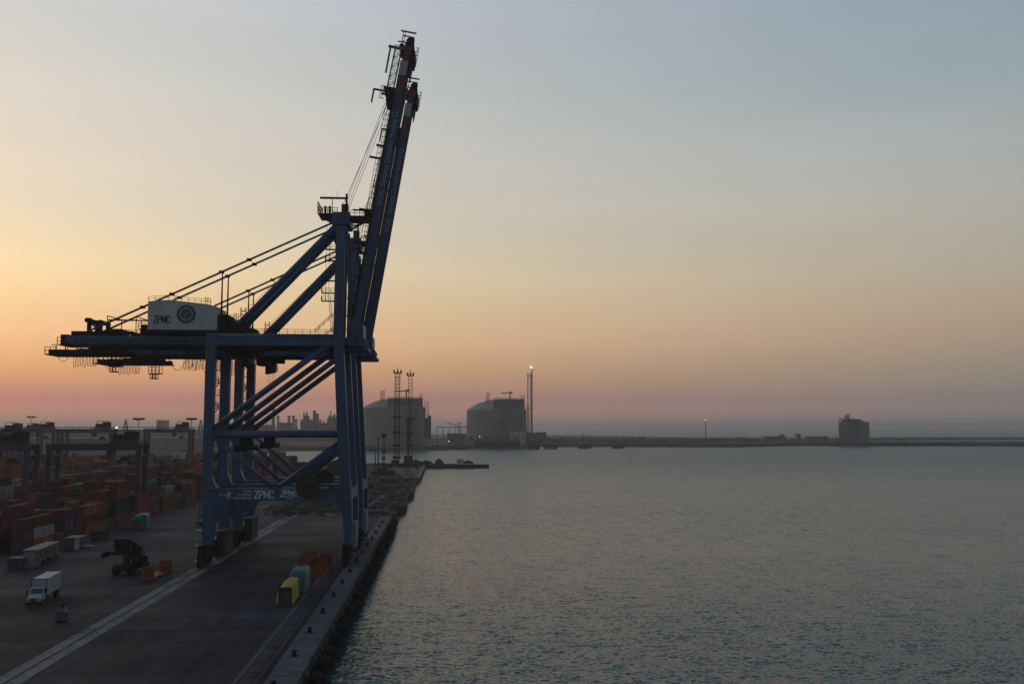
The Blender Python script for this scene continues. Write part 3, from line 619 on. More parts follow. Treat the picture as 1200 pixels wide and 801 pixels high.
la, lb_ = bp_(57.2, 2.5, -2.6), bp_(67.4, 2.3, -2.6); b.lattice(la, lb_, 1.5, 9, .07)
bseg(66.6, 67.1, 1.0, 4.6, -3.4, -2.8, b); bseg(60.4, 66.8, 3.9, 4.3, -3.4, -3.0, b); bseg(57.0, 57.2, 1.3, 4.0, -3.6, 3.6, b); brail(b, 54.2, 57.2, 3.4, -3.5, 1.1, .8, .06)
b.build('boom_ladder', M['steel'], crane)
b = cb()
bseg(64.4, 66.9, -1.7, -.6, -3.2, 3.2, b); bseg(63.2, 64.2, -1.2, -.62, -3.6, 3.6, b); bseg(61.4, 63.2, -1.2, -1.0, -3.6, 3.4, b); brail(b, 63.0, 67.6, -1.8, -3.4, -.6, .8, .06)
bseg(68.4, 70.9, -.7, .6, -1.2, 1.2, b); bseg(70.9, 71.2, -1.2, 2.4, -3.3, -3.0, b); bseg(69.9, 70.1, .2, 1.8, -3.3, -3.0, b); bseg(68.3, 68.5, .2, 2.7, -3.3, -3.0, b); brail(b, 67.6, 71.0, .9, -3.2, .9, 1.0, .07)
b.tube(bp_(69.0, -.1, -3.2), bp_(69.0, -.1, 3.2), .9, 12); b.tube(bp_(67.5, 1.6, -3.2), bp_(67.5, 1.6, 3.2), .6, 10)
b.build('boom_tip_sheaves', M['dark'], crane)
b = cb()
for k, (n_, y) in enumerate(((2.6, -2.6), (3.3, -1.0), (3.0, 1.0), (2.4, 2.6))): b.tube((-22.8 + k * .25, y, 80.2), bp_(53 + k * 1.2, n_, y), .05, 4)
for k, y in enumerate((-2.2, -1.2, 1.0)): b.tube((-17.6 + k * .3, y, 78.4), bp_(40 + k, 2.2, y), .045, 4)
for y in (-1.6, 1.6): b.tube((-49, y, 51), (-24.5, y, 75.5), .035, 4)
b.build('hoist_rope', M['dark'], crane)
# trolley, cab, head block and spreader
b = cb(); b.b2((-47.5, -4.2, 46.0), (-41.0, 4.2, 47.0)); b.b2((-47, -3, 45.2), (-44, 3, 46.2)); b.b2((-41.5, -4, 46.5), (-34.5, -3.2, 46.8)); b.build('trolley', M['dark'], crane)
b = cb(); b.prism([(-45.6, 46), (-43.1, 46), (-42.7, 44.9), (-43.4, 43.6), (-45.6, 43.2)], 1.6, 4.2); cbn = b.build('operator_cab', M['darkbox'], crane)
cb().b2((-44.0, 1.5, 43.9), (-42.7, 4.0, 45.2)).build('window', mat('cab_window', (.18, .26, .27), .15, .1, .5), cbn)
b = cb()
for x in (-44.3, -43.1):
    for y in (-1.5, 1.5): b.tube((x, y, 46), (x, y, 27.2), .035, 4)
b.build('hoist_rope', M['dark'], crane)
b = cb(); b.b2((-44.9, -1.6, 26.2), (-42.5, 1.6, 27.4)); b.b2((-45.0, -6.1, 24.9), (-44.6, 6.1, 25.4)); b.b2((-42.8, -6.1, 24.9), (-42.4, 6.1, 25.4)); b.b2((-44.9, -1.4, 25.2), (-42.5, 1.4, 26.4))
for y in (-6.1, 6.1): b.b2((-45.1, y - .2, 24.3), (-42.3, y + .2, 25.5))
b.build('spreader', M['dark'], crane)
# cable reel on the waterside of the portal
b = cb(); rc = (-28.8, 16.9)
b.disc(rc, 2.0, 2.45, -9.1, 32, .12); b.disc(rc, 2.0, 2.45, -8.5, 32, .12); b.disc(rc, .2, .7, -9.2, 20, .9)
for i in range(12):
    a = 2 * math.pi * i / 12
    for yy in (-9.04, -8.44): b.beam((rc[0] + .6 * math.cos(a), yy, rc[1] + .6 * math.sin(a)), (rc[0] + 2.05 * math.cos(a), yy, rc[1] + 2.05 * math.sin(a)), .14, .1, (0, 1, 0))
b.disc(rc, .9, 1.95, -8.95, 32, .4)
b.build('cable_reel', M['reel'], crane)
cb().b2((-24.3, -9.2, 15.6), (-22.9, -8.1, 17.2)).build('junction_box', M['darkbox'], crane)
cb().b2((-30.6, -8.3, 16.5), (-27, -6.6, 17.6)).build('reel_motor', M['dark'], crane)
b = cb(); b.rail((-47, -8.2, 16.5), (-31, -8.2, 16.5), 1.1, 2.0, .035); b.build('portal_handrail', M['dblue'], crane)
dup(crane, (CX, CY + PITCH, 0), None, 'blue quay crane with raised boom standing behind the nearest crane')

# ------------------------------------------------------------------ survey: photo pixel (1200x801) at distance Y -> place in the scene
_p, _s = R(5.22), R(4.246)
_fw = Vector((math.sin(_s) * math.cos(_p), math.cos(_s) * math.cos(_p), math.sin(_p))); _rt = Vector((math.cos(_s), -math.sin(_s), 0)); _up = _rt.cross(_fw)
def at(px, py, Y):
    r = _fw + _rt * ((px - 600) / 1100) - _up * ((py - 400.5) / 1100); return Vector((0, 0, CAMH)) + r * (Y / r.y)
def X_(px, Y): return at(px, 505, Y).x
def Z_(py, Y): return at(518, py, Y).z

# ------------------------------------------------------------------ quay furniture
bo = thing('mooring_bollard', '', 'bollard', (-18.9, 125.7, .15), 0, 'mooring bollards along the quay edge')
b = MB(); b.tube((0, 0, 0), (0, 0, .1), .55, 12).tube((0, 0, .1), (0, 0, .5), .32, 12, .28).tube((0, 0, .5), (0, 0, .78), .3, 12, .44).tube((0, 0, .78), (0, 0, .86), .44, 12, .3); b.build('bollard_post', M['dark'], bo, True)
MB().b2((-.15, -.75, .5), (.15, .75, .78)).build('horn', M['dark'], bo)
MB().b2((-.8, -.8, -.02), (.8, .8, .04)).build('base_plate', M['darkbox'], bo)
ords = ['nearest', 'second', 'third', 'fourth', 'fifth', 'sixth', 'seventh', 'eighth', 'ninth', 'tenth', 'eleventh', 'twelfth', 'thirteenth', 'fourteenth', 'fifteenth', 'sixteenth', 'seventeenth', 'eighteenth', 'nineteenth', 'twentieth']
for k in range(14):
    o = bo if k == 0 else copy_tree(bo); o.scale = (.85, .85, .85); o.location = (-18.9 + k * .06, 111.5 + k * 14.25 + random.uniform(-.3, .3), .15)
    o['label'] = 'dark iron bollard on the quay edge, %s from the front of the row' % ('first' if k == 0 else ords[k])
fe = thing('quay_fender', '', 'fender', (0, 0, 0), 0, 'cylinder fenders hanging along the quay wall')
b = MB(); b.tube((0, -1.3, 0), (0, 1.3, 0), .95, 18); b.build('rubber_cylinder', M['rubber'], fe, True)
b = MB()
for y in (-1.3, -.5, .5, 1.3): b.tube((0, y - .08, 0), (0, y + .08, 0), 1.03, 18)
b.build('ring', M['ring'], fe, True)
b = MB(); b.tube((0, -1.46, 0), (0, -1.36, 0), .45, 14); b.build('hub', M['dark'], fe)
for y in (-1, 1): MB().tube((-.75, y * 1.1, .55), (-1.25, y * 1.3, 1.35), .07, 5).build('chain', M['dark'], fe)
for k in range(30):
    o = fe if k == 0 else copy_tree(fe); o.location = (-15.0 + random.uniform(-.12, .12), 104.5 + k * 7.12 + random.uniform(-.35, .35), -1.25 + random.uniform(-.25, .2)); o.rotation_euler = (random.uniform(-.08, .08), 0, random.uniform(-.12, .12))
    n = ('%s' % (['first'] + ords[1:])[k]) if k < 20 else 'twenty-%s' % (['first'] + ords[1:])[k - 20] if k != 20 else 'twenty-first'
    if k >= 20: n = 'twenty-' + (['first'] + ords[1:])[k - 20]
    o['label'] = 'black rubber cylinder fender on the quay wall, %s from the front' % n

# ------------------------------------------------------------------ containers
def cont_mesh(Lg, name):
    b = MB(); W, H = 2.44, 2.59; t, d = .13, .06
    for ax in range(3):
        for sgn in (-1, 1):
            dims = [W / 2, Lg / 2, H / 2]; u, v = [(1, 2), (0, 2), (0, 1)][ax]; c = Vector((0, 0, H / 2))
            def pt(a, e, dep):
                q = [0, 0, 0]; q[ax] = sgn * (dims[ax] - dep); q[u] = a; q[v] = e; return c + Vector(q)
            U, V = dims[u], dims[v]; s4 = ((-1, -1), (1, -1), (1, 1), (-1, 1))
            o_ = [pt(i * U, j * V, 0) for i, j in s4]; i_ = [pt(i * (U - t), j * (V - t), 0) for i, j in s4]; k_ = [pt(i * (U - t), j * (V - t), d) for i, j in s4]
            fl = sgn * (1 if ax != 1 else -1) < 0
            fs = [(k, (k + 1) % 4, 4 + (k + 1) % 4, 4 + k) for k in range(4)] + [(4 + k, 4 + (k + 1) % 4, 8 + (k + 1) % 4, 8 + k) for k in range(4)] + [(8, 9, 10, 11)]
            b.add(o_ + i_ + k_, [f[::-1] for f in fs] if fl else fs)
    return b.mesh(name, None)
def cont_mat(name, col):
    m = mat(name, col, .78, .25, .5, rust=tuple(c * .5 + .006 for c in col), streak=True, rnd=.35)
    n, l = m.node_tree.nodes, m.node_tree.links; t = n.new('ShaderNodeTexCoord'); w = n.new('ShaderNodeTexWave'); w.bands_direction = 'DIAGONAL'
    mp = n.new('ShaderNodeMapping'); mp.inputs['Scale'].default_value = (1, 1, 0); l.new(t.outputs['Object'], mp.inputs[0]); l.new(mp.outputs[0], w.inputs[0]); w.inputs['Scale'].default_value = 1.1
    bp = n.new('ShaderNodeBump'); bp.inputs['Strength'].default_value = .5; bp.inputs['Distance'].default_value = .05; l.new(w.outputs['Fac'], bp.inputs['Height']); l.new(bp.outputs[0], n['Principled BSDF'].inputs['Normal']); return m
CC = [('rust red', (.19, .042, .03), 26), ('brown red', (.13, .040, .032), 17), ('orange', (.30, .085, .03), 22), ('maroon', (.13, .03, .045), 11), ('navy blue', (.025, .04, .095), 6), ('grey white', (.34, .34, .33), 5), ('dark green', (.02, .065, .052), 6), ('teal', (.05, .14, .13), 3), ('charcoal', (.05, .055, .06), 8), ('steel blue', (.045, .10, .18), 3)]
CM = [cont_mat('container_' + n.replace(' ', '_'), tuple(v * .82 for v in c)) for n, c, _ in CC]; CWT = [w_ for *_, w_ in CC]
CB = {6.06: cont_mesh(6.06, 'container_20'), 12.19: cont_mesh(12.19, 'container_40')}
for me in CB.values(): me.materials.append(CM[0])
b = MB()
for sx in (-1, 1):
    for q_ in (.25, .75): b.tube((sx * 1.08 * q_, -.06, .12), (sx * 1.08 * q_, -.06, 2.47), .045, 5)
bars = b.mesh('lock_bar', M['steel'])
doorm = MB().b2((-.53, -.05, .14), (.53, .0, 2.45)).mesh('door', None); doorm.materials.append(CM[0])
def paint(o, m):
    o.material_slots[0].link = 'OBJECT'; o.material_slots[0].material = m
crng = random.Random(5)
boxes = []                                         # (x, y, tier, colour, length, block, row, bay, exposed-front, top)
blocks = [('block beside the quay road', -99.6, 10, 232), ('block behind the first yard crane', -141.0, 10, 245), ('block at the left of the yard', -186.0, 10, 300), ('far left block', -231.0, 9, 380), ('furthest block', -276.0, 9, 470)]
for bname, x0, rows, ystart in blocks:
    y = ystart; bay = 0
    while y < 660:
        Lg = 12.19 if crng.random() < .18 else 6.06
        base = crng.choice((2, 3, 3, 4, 4)) if bay else 2
        gap = crng.random() < .06
        for r in range(rows):
            x = x0 - 2.62 * r
            if y / 1100 * 600 * .93 < -(x + 4 * .04 * y) - 8 and False: continue
            if x < -(y * .60) : continue
            n = 0 if gap else max(0, min(5, base + crng.choice((-2, -1, 0, 0, 0, 1))))
            ccol = crng.choices(range(len(CC)), CWT)[0]
            for t in range(n):
                c = ccol if crng.random() < .35 else crng.choices(range(len(CC)), CWT)[0]
                boxes.append([x + crng.uniform(-.06, .06), y + Lg / 2 + crng.uniform(-.12, .12), t, c, Lg, bname, r, bay, n])
        y += Lg + crng.choice((.45, .45, .5, 3.5)); bay += 1
tops = {}
for q_ in boxes: tops[(q_[5], q_[6], q_[7])] = q_[8]
def exposed(q_):
    n = q_[8]; fr = tops.get((q_[5], q_[6], q_[7] - 1), 0); rt_ = tops.get((q_[5], q_[6] - 1, q_[7]), 0)
    return q_[2] == n - 1, q_[2] >= fr, q_[2] >= rt_
vis = []
for q_ in boxes:
    tp, fr, rt_ = exposed(q_)
    sc2 = (3 if fr else 0) + (2 if rt_ else 0) + (.8 if tp else 0)
    if sc2 == 0: continue
    ang = abs(q_[0]) / q_[1]
    if ang > .485: continue
    vis.append((q_[1] / (.5 + sc2 * .2), q_))
vis.sort(key=lambda a: a[0])
near = [q_ for _, q_ in vis[:285]]; far = [q_ for _, q_ in vis[285:]]
tiers = ['bottom', 'second', 'third', 'fourth', 'top']
firsts = ['first'] + ords[1:]
def ordw(n):
    if n < 20: return firsts[n]
    t = ['twenty', 'thirty', 'forty', 'fifty', 'sixty', 'seventy'][(n + 1) // 10 - 2]; u = (n + 1) % 10
    return t + '-' + firsts[u - 1] if u else t.replace('ty', 'tieth')
for q_ in near:
    x, y, t, c, Lg, bname, r, bay, n = q_
    o = link('shipping_container', CB[Lg]); o.location = (x, y, .02 + t * 2.6); paint(o, CM[c])
    tier = 'top' if t == n - 1 and t > 0 else tiers[t]
    tag(o, '%s container, %s tier, %s row from the quay side, %s stack back, %s' % (CC[c][0], tier, firsts[r], ordw(bay), bname.replace(' of the yard', '')), 'container', 'stacked shipping containers in the yard')
    w_ = o['label'].split()
    if len(w_) > 16: o['label'] = ' '.join(o['label'].replace(' from the quay side', '').split()[:16])
    if exposed(q_)[1] and y < 330:
        for sx in (-1, 1):
            d_ = link('door', doorm, o); d_.location = (sx * .545, -Lg / 2 + .055, 0); paint(d_, CM[c])
        l_ = link('lock_bar', bars, o); l_.location = (0, -Lg / 2 + .03, 0)
for ci in range(len(CC)):
    b = MB()
    for q_ in far:
        if q_[3] == ci: b.box((q_[0], q_[1], .02 + q_[2] * 2.6 + 1.295), (2.44, q_[4], 2.58))
    if b.v: tag(b.build('container_mass', CM[ci]), '%s containers massed in the far rows of the yard' % CC[ci][0], 'containers', kind='stuff')

# ------------------------------------------------------------------ yard gantry cranes (rubber tyred)
def make_rtg(H, W, name_label):
    t = thing('yard_gantry_crane', name_label, 'crane', (0, 0, 0), 0, 'blue gantry cranes straddling the container rows'); h = W / 2
    for sx in (-1, 1):
        for y in (0, 7.4):
            lg = MB().b2((sx * h - .85, y - .55, 1.6), (sx * h + .85, y + .55, H - 2.3)).build('leg', M['rtgblue'], t)
        MB().b2((sx * h - .5, -2.2, 1.0), (sx * h + .5, 9.6, 2.0)).build('sill_beam', M['rtgblue'], t)
        MB().b2((sx * h - .45, .5, H - 4.4), (sx * h + .45, 6.9, H - 3.4)).build('tie_beam', M['rtgblue'], t)
        for y in (-1.6, .2, 7.2, 9.0): MB().tube((sx * h - .3, y, .78), (sx * h + .3, y, .78), .78, 12).build('wheel', M['rubber'], t)
    for y in (0, 7.4):
        b = MB(); b.b2((-h - 1.1, y - .6, H - 2.3), (h + 1.1, y + .6, H)); gi = b.build('main_girder', M['rtgblue'], t)
        b = MB(); b.rail((-h - .9, y - .5, H), (h + .9, y - .5, H), 1.1, 2.4, .05); b.build('handrail', M['steel'], gi)
    b = MB(); b.b2((h - 9.5, -.4, H + .05), (h - 2.5, 7.8, H + .9)); b.b2((h - 9.2, 1, H + .9), (h - 5.5, 5, H + 3.0)); b.b2((h - 5.6, 2, H + .9), (h - 2, 6, H + 4.0)); b.tube((h - 7.5, 0, H + 1.6), (h - 7.5, 6, H + 1.6), 1.1, 10); b.b2((h - 8, -1, H + 4.2), (h - 1.2, -.6, H + 4.5)); b.beam((h - 7.8, -.8, H), (h - 7.8, -.8, H + 4.4), .2, .2); b.beam((h - 1.5, -.8, H), (h - 1.5, -.8, H + 4.4), .2, .2); b.build('trolley', M['dark'], t)
    MB().b2((h - 10.5, -.5, H - 4.6), (h - 8.3, 1.6, H - 2.2)).build('operator_cab', M['darkbox'], t)
    MB().b2((h + .7, 1.4, 1.2), (h + 2.3, 6, 3.8)).build('generator_box', M['rtgblue'], t)
    b = MB(); b.b2((-3.2, -.2, H - 11), (3.2, .3, H - 10.4)) if False else b.b2((h - 7.2, .6, H - 6.0), (h - 4.8, 6.8, H - 5.5)).b2((h - 6.8, 2.4, H - 5.5), (h - 5.2, 5, H - 4.6))
    for x in (h - 7, h - 5):
        for y in (2, 5.4): b.beam((x, y, H - 5), (x, y, H), .07, .07)
    b.build('spreader', M['dark'], t)
    b = MB()
    for z in range(4, int(H - 3), 3): b.b2((h + .65, -.5, z), (h + 1.7, .7, z + .1)); b.rail((h + 1.7, -.5, z), (h + 1.7, .7, z), 1.1, .6, .05)
    b.beam((h + 1.6, 0, 2), (h + 1.6, 0, H - 2), .1, .1); b.build('ladder', M['dark'], t)
    return t
g1 = make_rtg(24.2, 29.0, 'blue gantry crane straddling the container rows nearest the quay, whole frame in view')
g1.location = ((X_(165, 325) + X_(58, 325)) / 2, 325, 0)
o = dup(g1, ((X_(33, 310) + X_(33, 310) - 29) / 2, 310, 0), label='blue gantry crane cut by the left edge of the photo, right leg in view')
g3 = make_rtg(28.8, 27.0, 'blue gantry crane standing alone at the far end of the yard beside the mast')
g3.location = ((X_(221, 600) + X_(172, 600)) / 2, 600, 0)
for px, Y, lab in ((129, 560, 'hazy blue gantry crane far behind the nearest yard crane'), (62, 600, 'hazy blue gantry crane behind the first lamp mast'), (24, 520, 'hazy blue gantry crane far back at the left edge of the photo'), (44, 760, 'faint gantry crane furthest back in the yard')):
    dup(g3, (X_(px, Y) - 13, Y, 0 if px != 24 else -1), label=lab)
# light masts
def light_mast(px, Y, ztop, lab, g='lamp masts over the yard'):
    x = X_(px, Y); t = thing('light_mast', lab, 'light mast', (x, Y, 0), 0, g)
    MB().tube((0, 0, 0), (0, 0, ztop - .6), .34, 8, .17).build('pole', M['steel'], t)
    b = MB(); b.tube((0, 0, ztop - 1.0), (0, 0, ztop - .8), 1.3, 12)
    b.b2((-2.6, -.1, ztop - .75), (2.6, .1, ztop - .55)).b2((-.1, -2.6, ztop - .75), (.1, 2.6, ztop - .55)); b.build('head_frame', M['dark'], t)
    for k, (x_, y_) in enumerate(((-2.3, 0), (-1.3, .4), (2.3, 0), (1.3, -.4), (0, 2.2), (0, -2.2))): MB().b2((x_ - .48, y_ - .4, ztop - .55), (x_ + .48, y_ + .4, ztop + .15)).build('floodlight', M['dark'], t)
light_mast(36, 620, Z_(488, 620), 'lamp mast furthest left, standing above the hazy yard cranes')
light_mast(162, 470, Z_(490, 470), 'lamp mast behind the right leg of the nearest yard crane')
light_mast(224, 490, Z_(490, 490), 'lamp mast just left of the big quay crane leg')
MB_ = None

# ------------------------------------------------------------------ vehicles and loads on the quay
def bev(o, w=.06, seg=2):
    m = o.modifiers.new('bevel', 'BEVEL'); m.width = w; m.segments = seg; m.limit_method = 'ANGLE'; return o
tr = thing('box_truck', 'white truck with a tall white box body standing at the lower left', 'truck', (-67.3, 164.6, 0), R(6.5))
b = MB(); b.prism([(-1.22, 1.25), (1.22, 1.25), (1.22, 4.05), (-1.22, 4.05)], 2.3, 10.6); bx = bev(b.build('box_body', M['white'], tr), .05)
b = MB()
for x in (-1.2, 1.2): b.b2((x - .06, 2.22, 1.2), (x + .06, 2.3, 4.08))
b.b2((-1.25, 2.21, 3.98), (1.25, 2.29, 4.1)).b2((-1.25, 2.21, 1.2), (1.25, 2.29, 1.32)); b.build('end_frame', M['darkbox'], bx)
b = MB()
for x in (-.75, -.3, .3, .75): b.tube((x, 2.26, 1.5), (x, 2.26, 3.9), .04, 5)
b.build('lock_bar', M['steel'], bx)
b = MB(); b.b2((-.45, .2, .75), (.45, 10.4, 1.1)); b.b2((-1.1, 2.5, 1.05), (1.1, 10.5, 1.24)); b.build('chassis', M['dark'], tr)
b = MB(); b.add([(-1.18, .95, .9), (1.18, .95, .9), (1.18, 2.05, .9), (-1.18, 2.05, .9), (-1.18, .95, 1.75), (1.18, .95, 1.75), (1.18, 2.05, 1.75), (-1.18, 2.05, 1.75), (-1.02, 1.2, 2.72), (1.02, 1.2, 2.72), (1.06, 2.0, 2.78), (-1.06, 2.0, 2.78)],
      [(3, 2, 1, 0), (0, 1, 5, 4), (1, 2, 6, 5), (2, 3, 7, 6), (3, 0, 4, 7), (4, 5, 9, 8), (5, 6, 10, 9), (6, 7, 11, 10), (7, 4, 8, 11), (8, 9, 10, 11)]); cb_ = bev(b.build('cab', M['white'], tr), .08)
b = MB(); b.add([(-1.0, .985, 1.82), (1.0, .985, 1.82), (.92, 1.17, 2.6), (-.92, 1.17, 2.6)], [(0, 1, 2, 3)]); b.add([(-1.0, .965, 1.82), (1.0, .965, 1.82), (.92, 1.15, 2.6), (-.92, 1.15, 2.6)], [(0, 1, 2, 3)]); b.build('windscreen', M['glass'], cb_)
for sx in (-1, 1):
    MB().add([(sx * 1.175, 1.2, 1.85), (sx * 1.175, 1.95, 1.85), (sx * 1.085, 1.95, 2.62), (sx * 1.06, 1.35, 2.62)], [(0, 1, 2, 3)]).add([(sx * 1.2, 1.2, 1.85), (sx * 1.2, 1.95, 1.85), (sx * 1.105, 1.95, 2.62), (sx * 1.08, 1.35, 2.62)], [(0, 1, 2, 3)]).build('side_window', M['glass'], cb_)
    MB().b2((sx * 1.5 - .12, .9, 1.7), (sx * 1.5 + .12, 1.0, 2.4)).beam((sx * 1.1, 1.0, 2.3), (sx * 1.5, .95, 2.3), .05, .05).build('mirror', M['dark'], cb_)
b = MB(); b.prism([], 0, 0) if False else b.add([(-1.1, -.75, .7), (1.1, -.75, .7), (1.18, .94, .7), (-1.18, .94, .7), (-.9, -.65, 1.45), (.9, -.65, 1.45), (1.05, .94, 1.74), (-1.05, .94, 1.74)], [(3, 2, 1, 0), (0, 1, 5, 4), (1, 2, 6, 5), (2, 3, 7, 6), (3, 0, 4, 7), (4, 5, 6, 7)]); hd = bev(b.build('bonnet', M['white'], tr), .1, 3)
MB().b2((-.5, -.80, .85), (.5, -.72, 1.38)).build('grille', M['darkbox'], hd)
for sx in (-1, 1): MB().b2((sx * .8 - .2, -.80, 1.0), (sx * .8 + .2, -.71, 1.28)).build('headlight', M['paleblue'], hd)
MB().b2((-1.2, -.98, .38), (1.2, -.78, .8)).build('bumper', M['dark'], tr)
for y in (.05, 8.3, 9.6):
    for sx in (-1, 1):
        w_ = MB().tube((sx * 1.2, y, .52), (sx * .82, y, .52), .52, 16).build('wheel', M['rubber'], tr); MB().tube((sx * 1.22, y, .52), (sx * 1.16, y, .52), .26, 10).build('rim', M['steel'], w_)

bt = thing('kiosk', 'small grey blue kiosk with a peaked dark top standing alone on the asphalt', 'kiosk', (-57.8, 151.6, 0), R(12))
b = MB(); b.b2((-.78, -.6, .1), (.78, .6, 1.35)); b.build('lower_box', mat('kiosk_blue', (.09, .12, .17), .6, .2, 1), bt)
b = MB(); b.add([(-.72, -.55, 1.35), (.72, -.55, 1.35), (.72, .55, 1.35), (-.72, .55, 1.35), (-.35, -.3, 2.05), (.35, -.3, 2.05), (.35, .3, 2.05), (-.35, .3, 2.05)], [(0, 1, 5, 4), (1, 2, 6, 5), (2, 3, 7, 6), (3, 0, 4, 7), (4, 5, 6, 7)]); b.build('hood', M['steel'], bt)
b = MB(); b.b2((-.26, -.24, 2.05), (.26, .24, 2.45)); b.build('cap', M['dark'], bt)
b = MB()
for x in (-.78, 0, .78): b.beam((x, -.63, .1), (x, -.63, 1.35), .07, .07)
for z in (.15, 1.32): b.beam((-.8, -.63, z), (.8, -.63, z), .07, .07)
b.build('frame', M['dark'], bt)

# reach stacker
rs = thing('reach_stacker', 'black reach stacker with raised boom beside the orange rack', 'reach stacker', (-63.3, 200.6, 0), R(-9))
b = MB(); b.prism([(-1.5, .8), (1.5, .8), (1.5, 1.9), (-1.5, 1.9)], -3.2, 3.6); b.b2((-1.55, 2.6, .9), (1.55, 4.2, 2.9)); b.b2((-1.6, -3.9, .9), (1.6, -2.4, 1.7)); bev(b.build('chassis', mat('stacker_paint', (.016, .012, .011), .8, .3, .8), rs), .08)
for sx in (-1, 1):
    for y, r_, w2 in ((-2.7, .98, 1.0), (3.0, .92, .6)):
        w_ = MB().tube((sx * (2.1), y, r_), (sx * (2.1 - w2), y, r_), r_, 18).build('wheel', M['rubber'], rs); MB().tube((sx * 2.13, y, r_), (sx * 2.05, y, r_), .45, 12).build('rim', M['darkbox'], w_)
b = MB()
for x in (-.95, .95):
    for y in (-.9, .9): b.beam((x, y, 1.9), (x * .92, y * .95, 3.9), .13, .13)
b.b2((-1.05, -1.0, 3.85), (1.05, 1.0, 4.05)); b.b2((-1, -1, 1.9), (1, 1, 2.4)); cbs = b.build('cab', M['dark'], rs)
b = MB(); b.b2((-.93, -.93, 2.4), (.93, .93, 3.85)); b.build('window', M['glass'], cbs)
b = MB(); b.beam((0, 3.8, 3.6), (0, -2.6, 6.3), 1.5, 1.5).beam((0, -1.2, 5.7), (0, -4.2, 6.6), 1.2, 1.2); b.prism([], 0, 0) if False else None
bm_ = b.build('boom', M['dark'], rs); b = MB()
for sx in (-1, 1): b.tube((sx * .8, -1.6, 1.8), (sx * .8, -1.9, 5.2), .2, 8); b.b2((sx * .85 - .2, 2.8, 2.6), (sx * .85 + .2, 4.0, 4.4))
b.build('lift_cylinder', M['steel'], bm_)
b = MB(); b.b2((-1.2, -4.9, 5.2), (1.2, -3.7, 7.3)); b.b2((-.9, -4.9, 4.6), (.9, -3.7, 5.3)); b.b2((-3.3, -4.8, 4.1), (2.6, -3.9, 4.8)); b.b2((-3.5, -5.5, 3.7), (-3.0, -3.1, 4.6)); b.b2((2.4, -5.5, 3.7), (2.8, -3.1, 4.6)); b.build('spreader', M['dark'], rs)

# flat racks
def flat_rack(loc, rz, lab, Lg=6.06, h=2.5, g='orange flat racks on the quay', folded=False):
    t = thing('flat_rack', lab, 'flat rack', loc, rz, g)
    b = MB(); b.b2((-1.22, -Lg / 2, 0), (1.22, Lg / 2, .42)); b.build('base', M['orange'], t)
    for s_ in (-1, 1):
        y = s_ * (Lg / 2 - .18); b = MB()
        if folded: b.b2((-1.2, y - s_ * 2.4 - .0, .44), (1.2, y, .62))
        else:
            for x in (-1.1, 1.1): b.b2((x - .12, y - .16, .42), (x + .12, y + .16, h))
            b.b2((-1.22, y - .1, h - .2), (1.22, y + .12, h)); b.b2((-1.0, y - .05, .42), (1.0, y + .06, h - .2))
            for x in (-.6, -.2, .2, .6): b.b2((x - .06, y - .12, .42), (x + .06, y + .11, h - .2))
        b.build('end_wall', M['orange'], t)
    return t
flat_rack((-56.6, 195.6, .0), R(-6), 'empty orange flat rack beside the black reach stacker', 9.0)
flat_rack((-24.4, 193.0, 0), R(-3), 'rust orange flat rack nearest in the pile behind the teal load', 6.06, 2.4)
flat_rack((-24.2, 200.2, 0), R(-3), 'rust orange flat rack at the rear of the pile by the rail', 6.06, 3.0)
flat_rack((-27.2, 197.5, 0), R(-3), 'rust orange flat rack on the landward side of the pile', 6.06, 2.9)
flat_rack((-27.0, 197.8, 2.92), R(-2), 'rust orange flat rack stacked on the landward rack', 6.06, 1.0)
# tarpaulined loads
def tarp(t, prof, mat_, name='tarpaulin', seed=1, jit=.09):
    rg = random.Random(seed); vs = []; n = len(prof[0][1]); fs = []
    for y, ring in prof:
        for x, z in ring: vs.append((x + rg.uniform(-jit, jit), y + rg.uniform(-jit, jit), z + rg.uniform(-jit, jit) * (z > .3)))
    for i in range(len(prof) - 1):
        for k in range(n - 1): fs.append((i * n + k, i * n + k + 1, (i + 1) * n + k + 1, (i + 1) * n + k))
    fs += [tuple(range(n))[::-1], tuple((len(prof) - 1) * n + k for k in range(n))]
    b = MB(); b.add(vs, fs); o = b.build(name, mat_, t); m = o.modifiers.new('soften', 'SUBSURF'); m.levels = m.render_levels = 2
    for p in o.data.polygons: p.use_smooth = True
    return o
yl = thing('tarped_load', 'yellow tarpaulin load with a brown crate face on the quay', 'cargo', (-26.1, 166.2, 0), R(1.5), 'sheeted loads on flat racks')
ringA = lambda w_, h_, s_=.0: [(-w_, .2), (-w_ * 1.05, h_ * .28), (-w_ * .98, h_ * .62), (-w_ * .62, h_ * .84), (-w_ * .1, h_ * 1.0), (w_ * .7, h_ * 1.0), (w_ * .98, h_ * .97), (w_ * 1.0, h_ * .55), (w_, .2)]
tarp(yl, [(-4.2, ringA(1.32, 2.9)), (-4.0, ringA(1.36, 3.05)), (-2.6, ringA(1.4, 3.3)), (-1, ringA(1.38, 3.45)), (.8, ringA(1.36, 3.55)), (2.6, ringA(1.36, 3.5)), (3.9, ringA(1.34, 3.4)), (4.1, ringA(1.3, 3.2))], M['yellow'], seed=3, jit=.15)
b = MB(); b.b2((-1.22, -4.5, 0), (1.22, 4.3, .4)); b.build('rack_base', M['orange'], yl)
b = MB(); b.b2((-.75, -4.62, .3), (1.02, -4.25, 2.75)); b.build('crate_face', M['crate'], yl); 
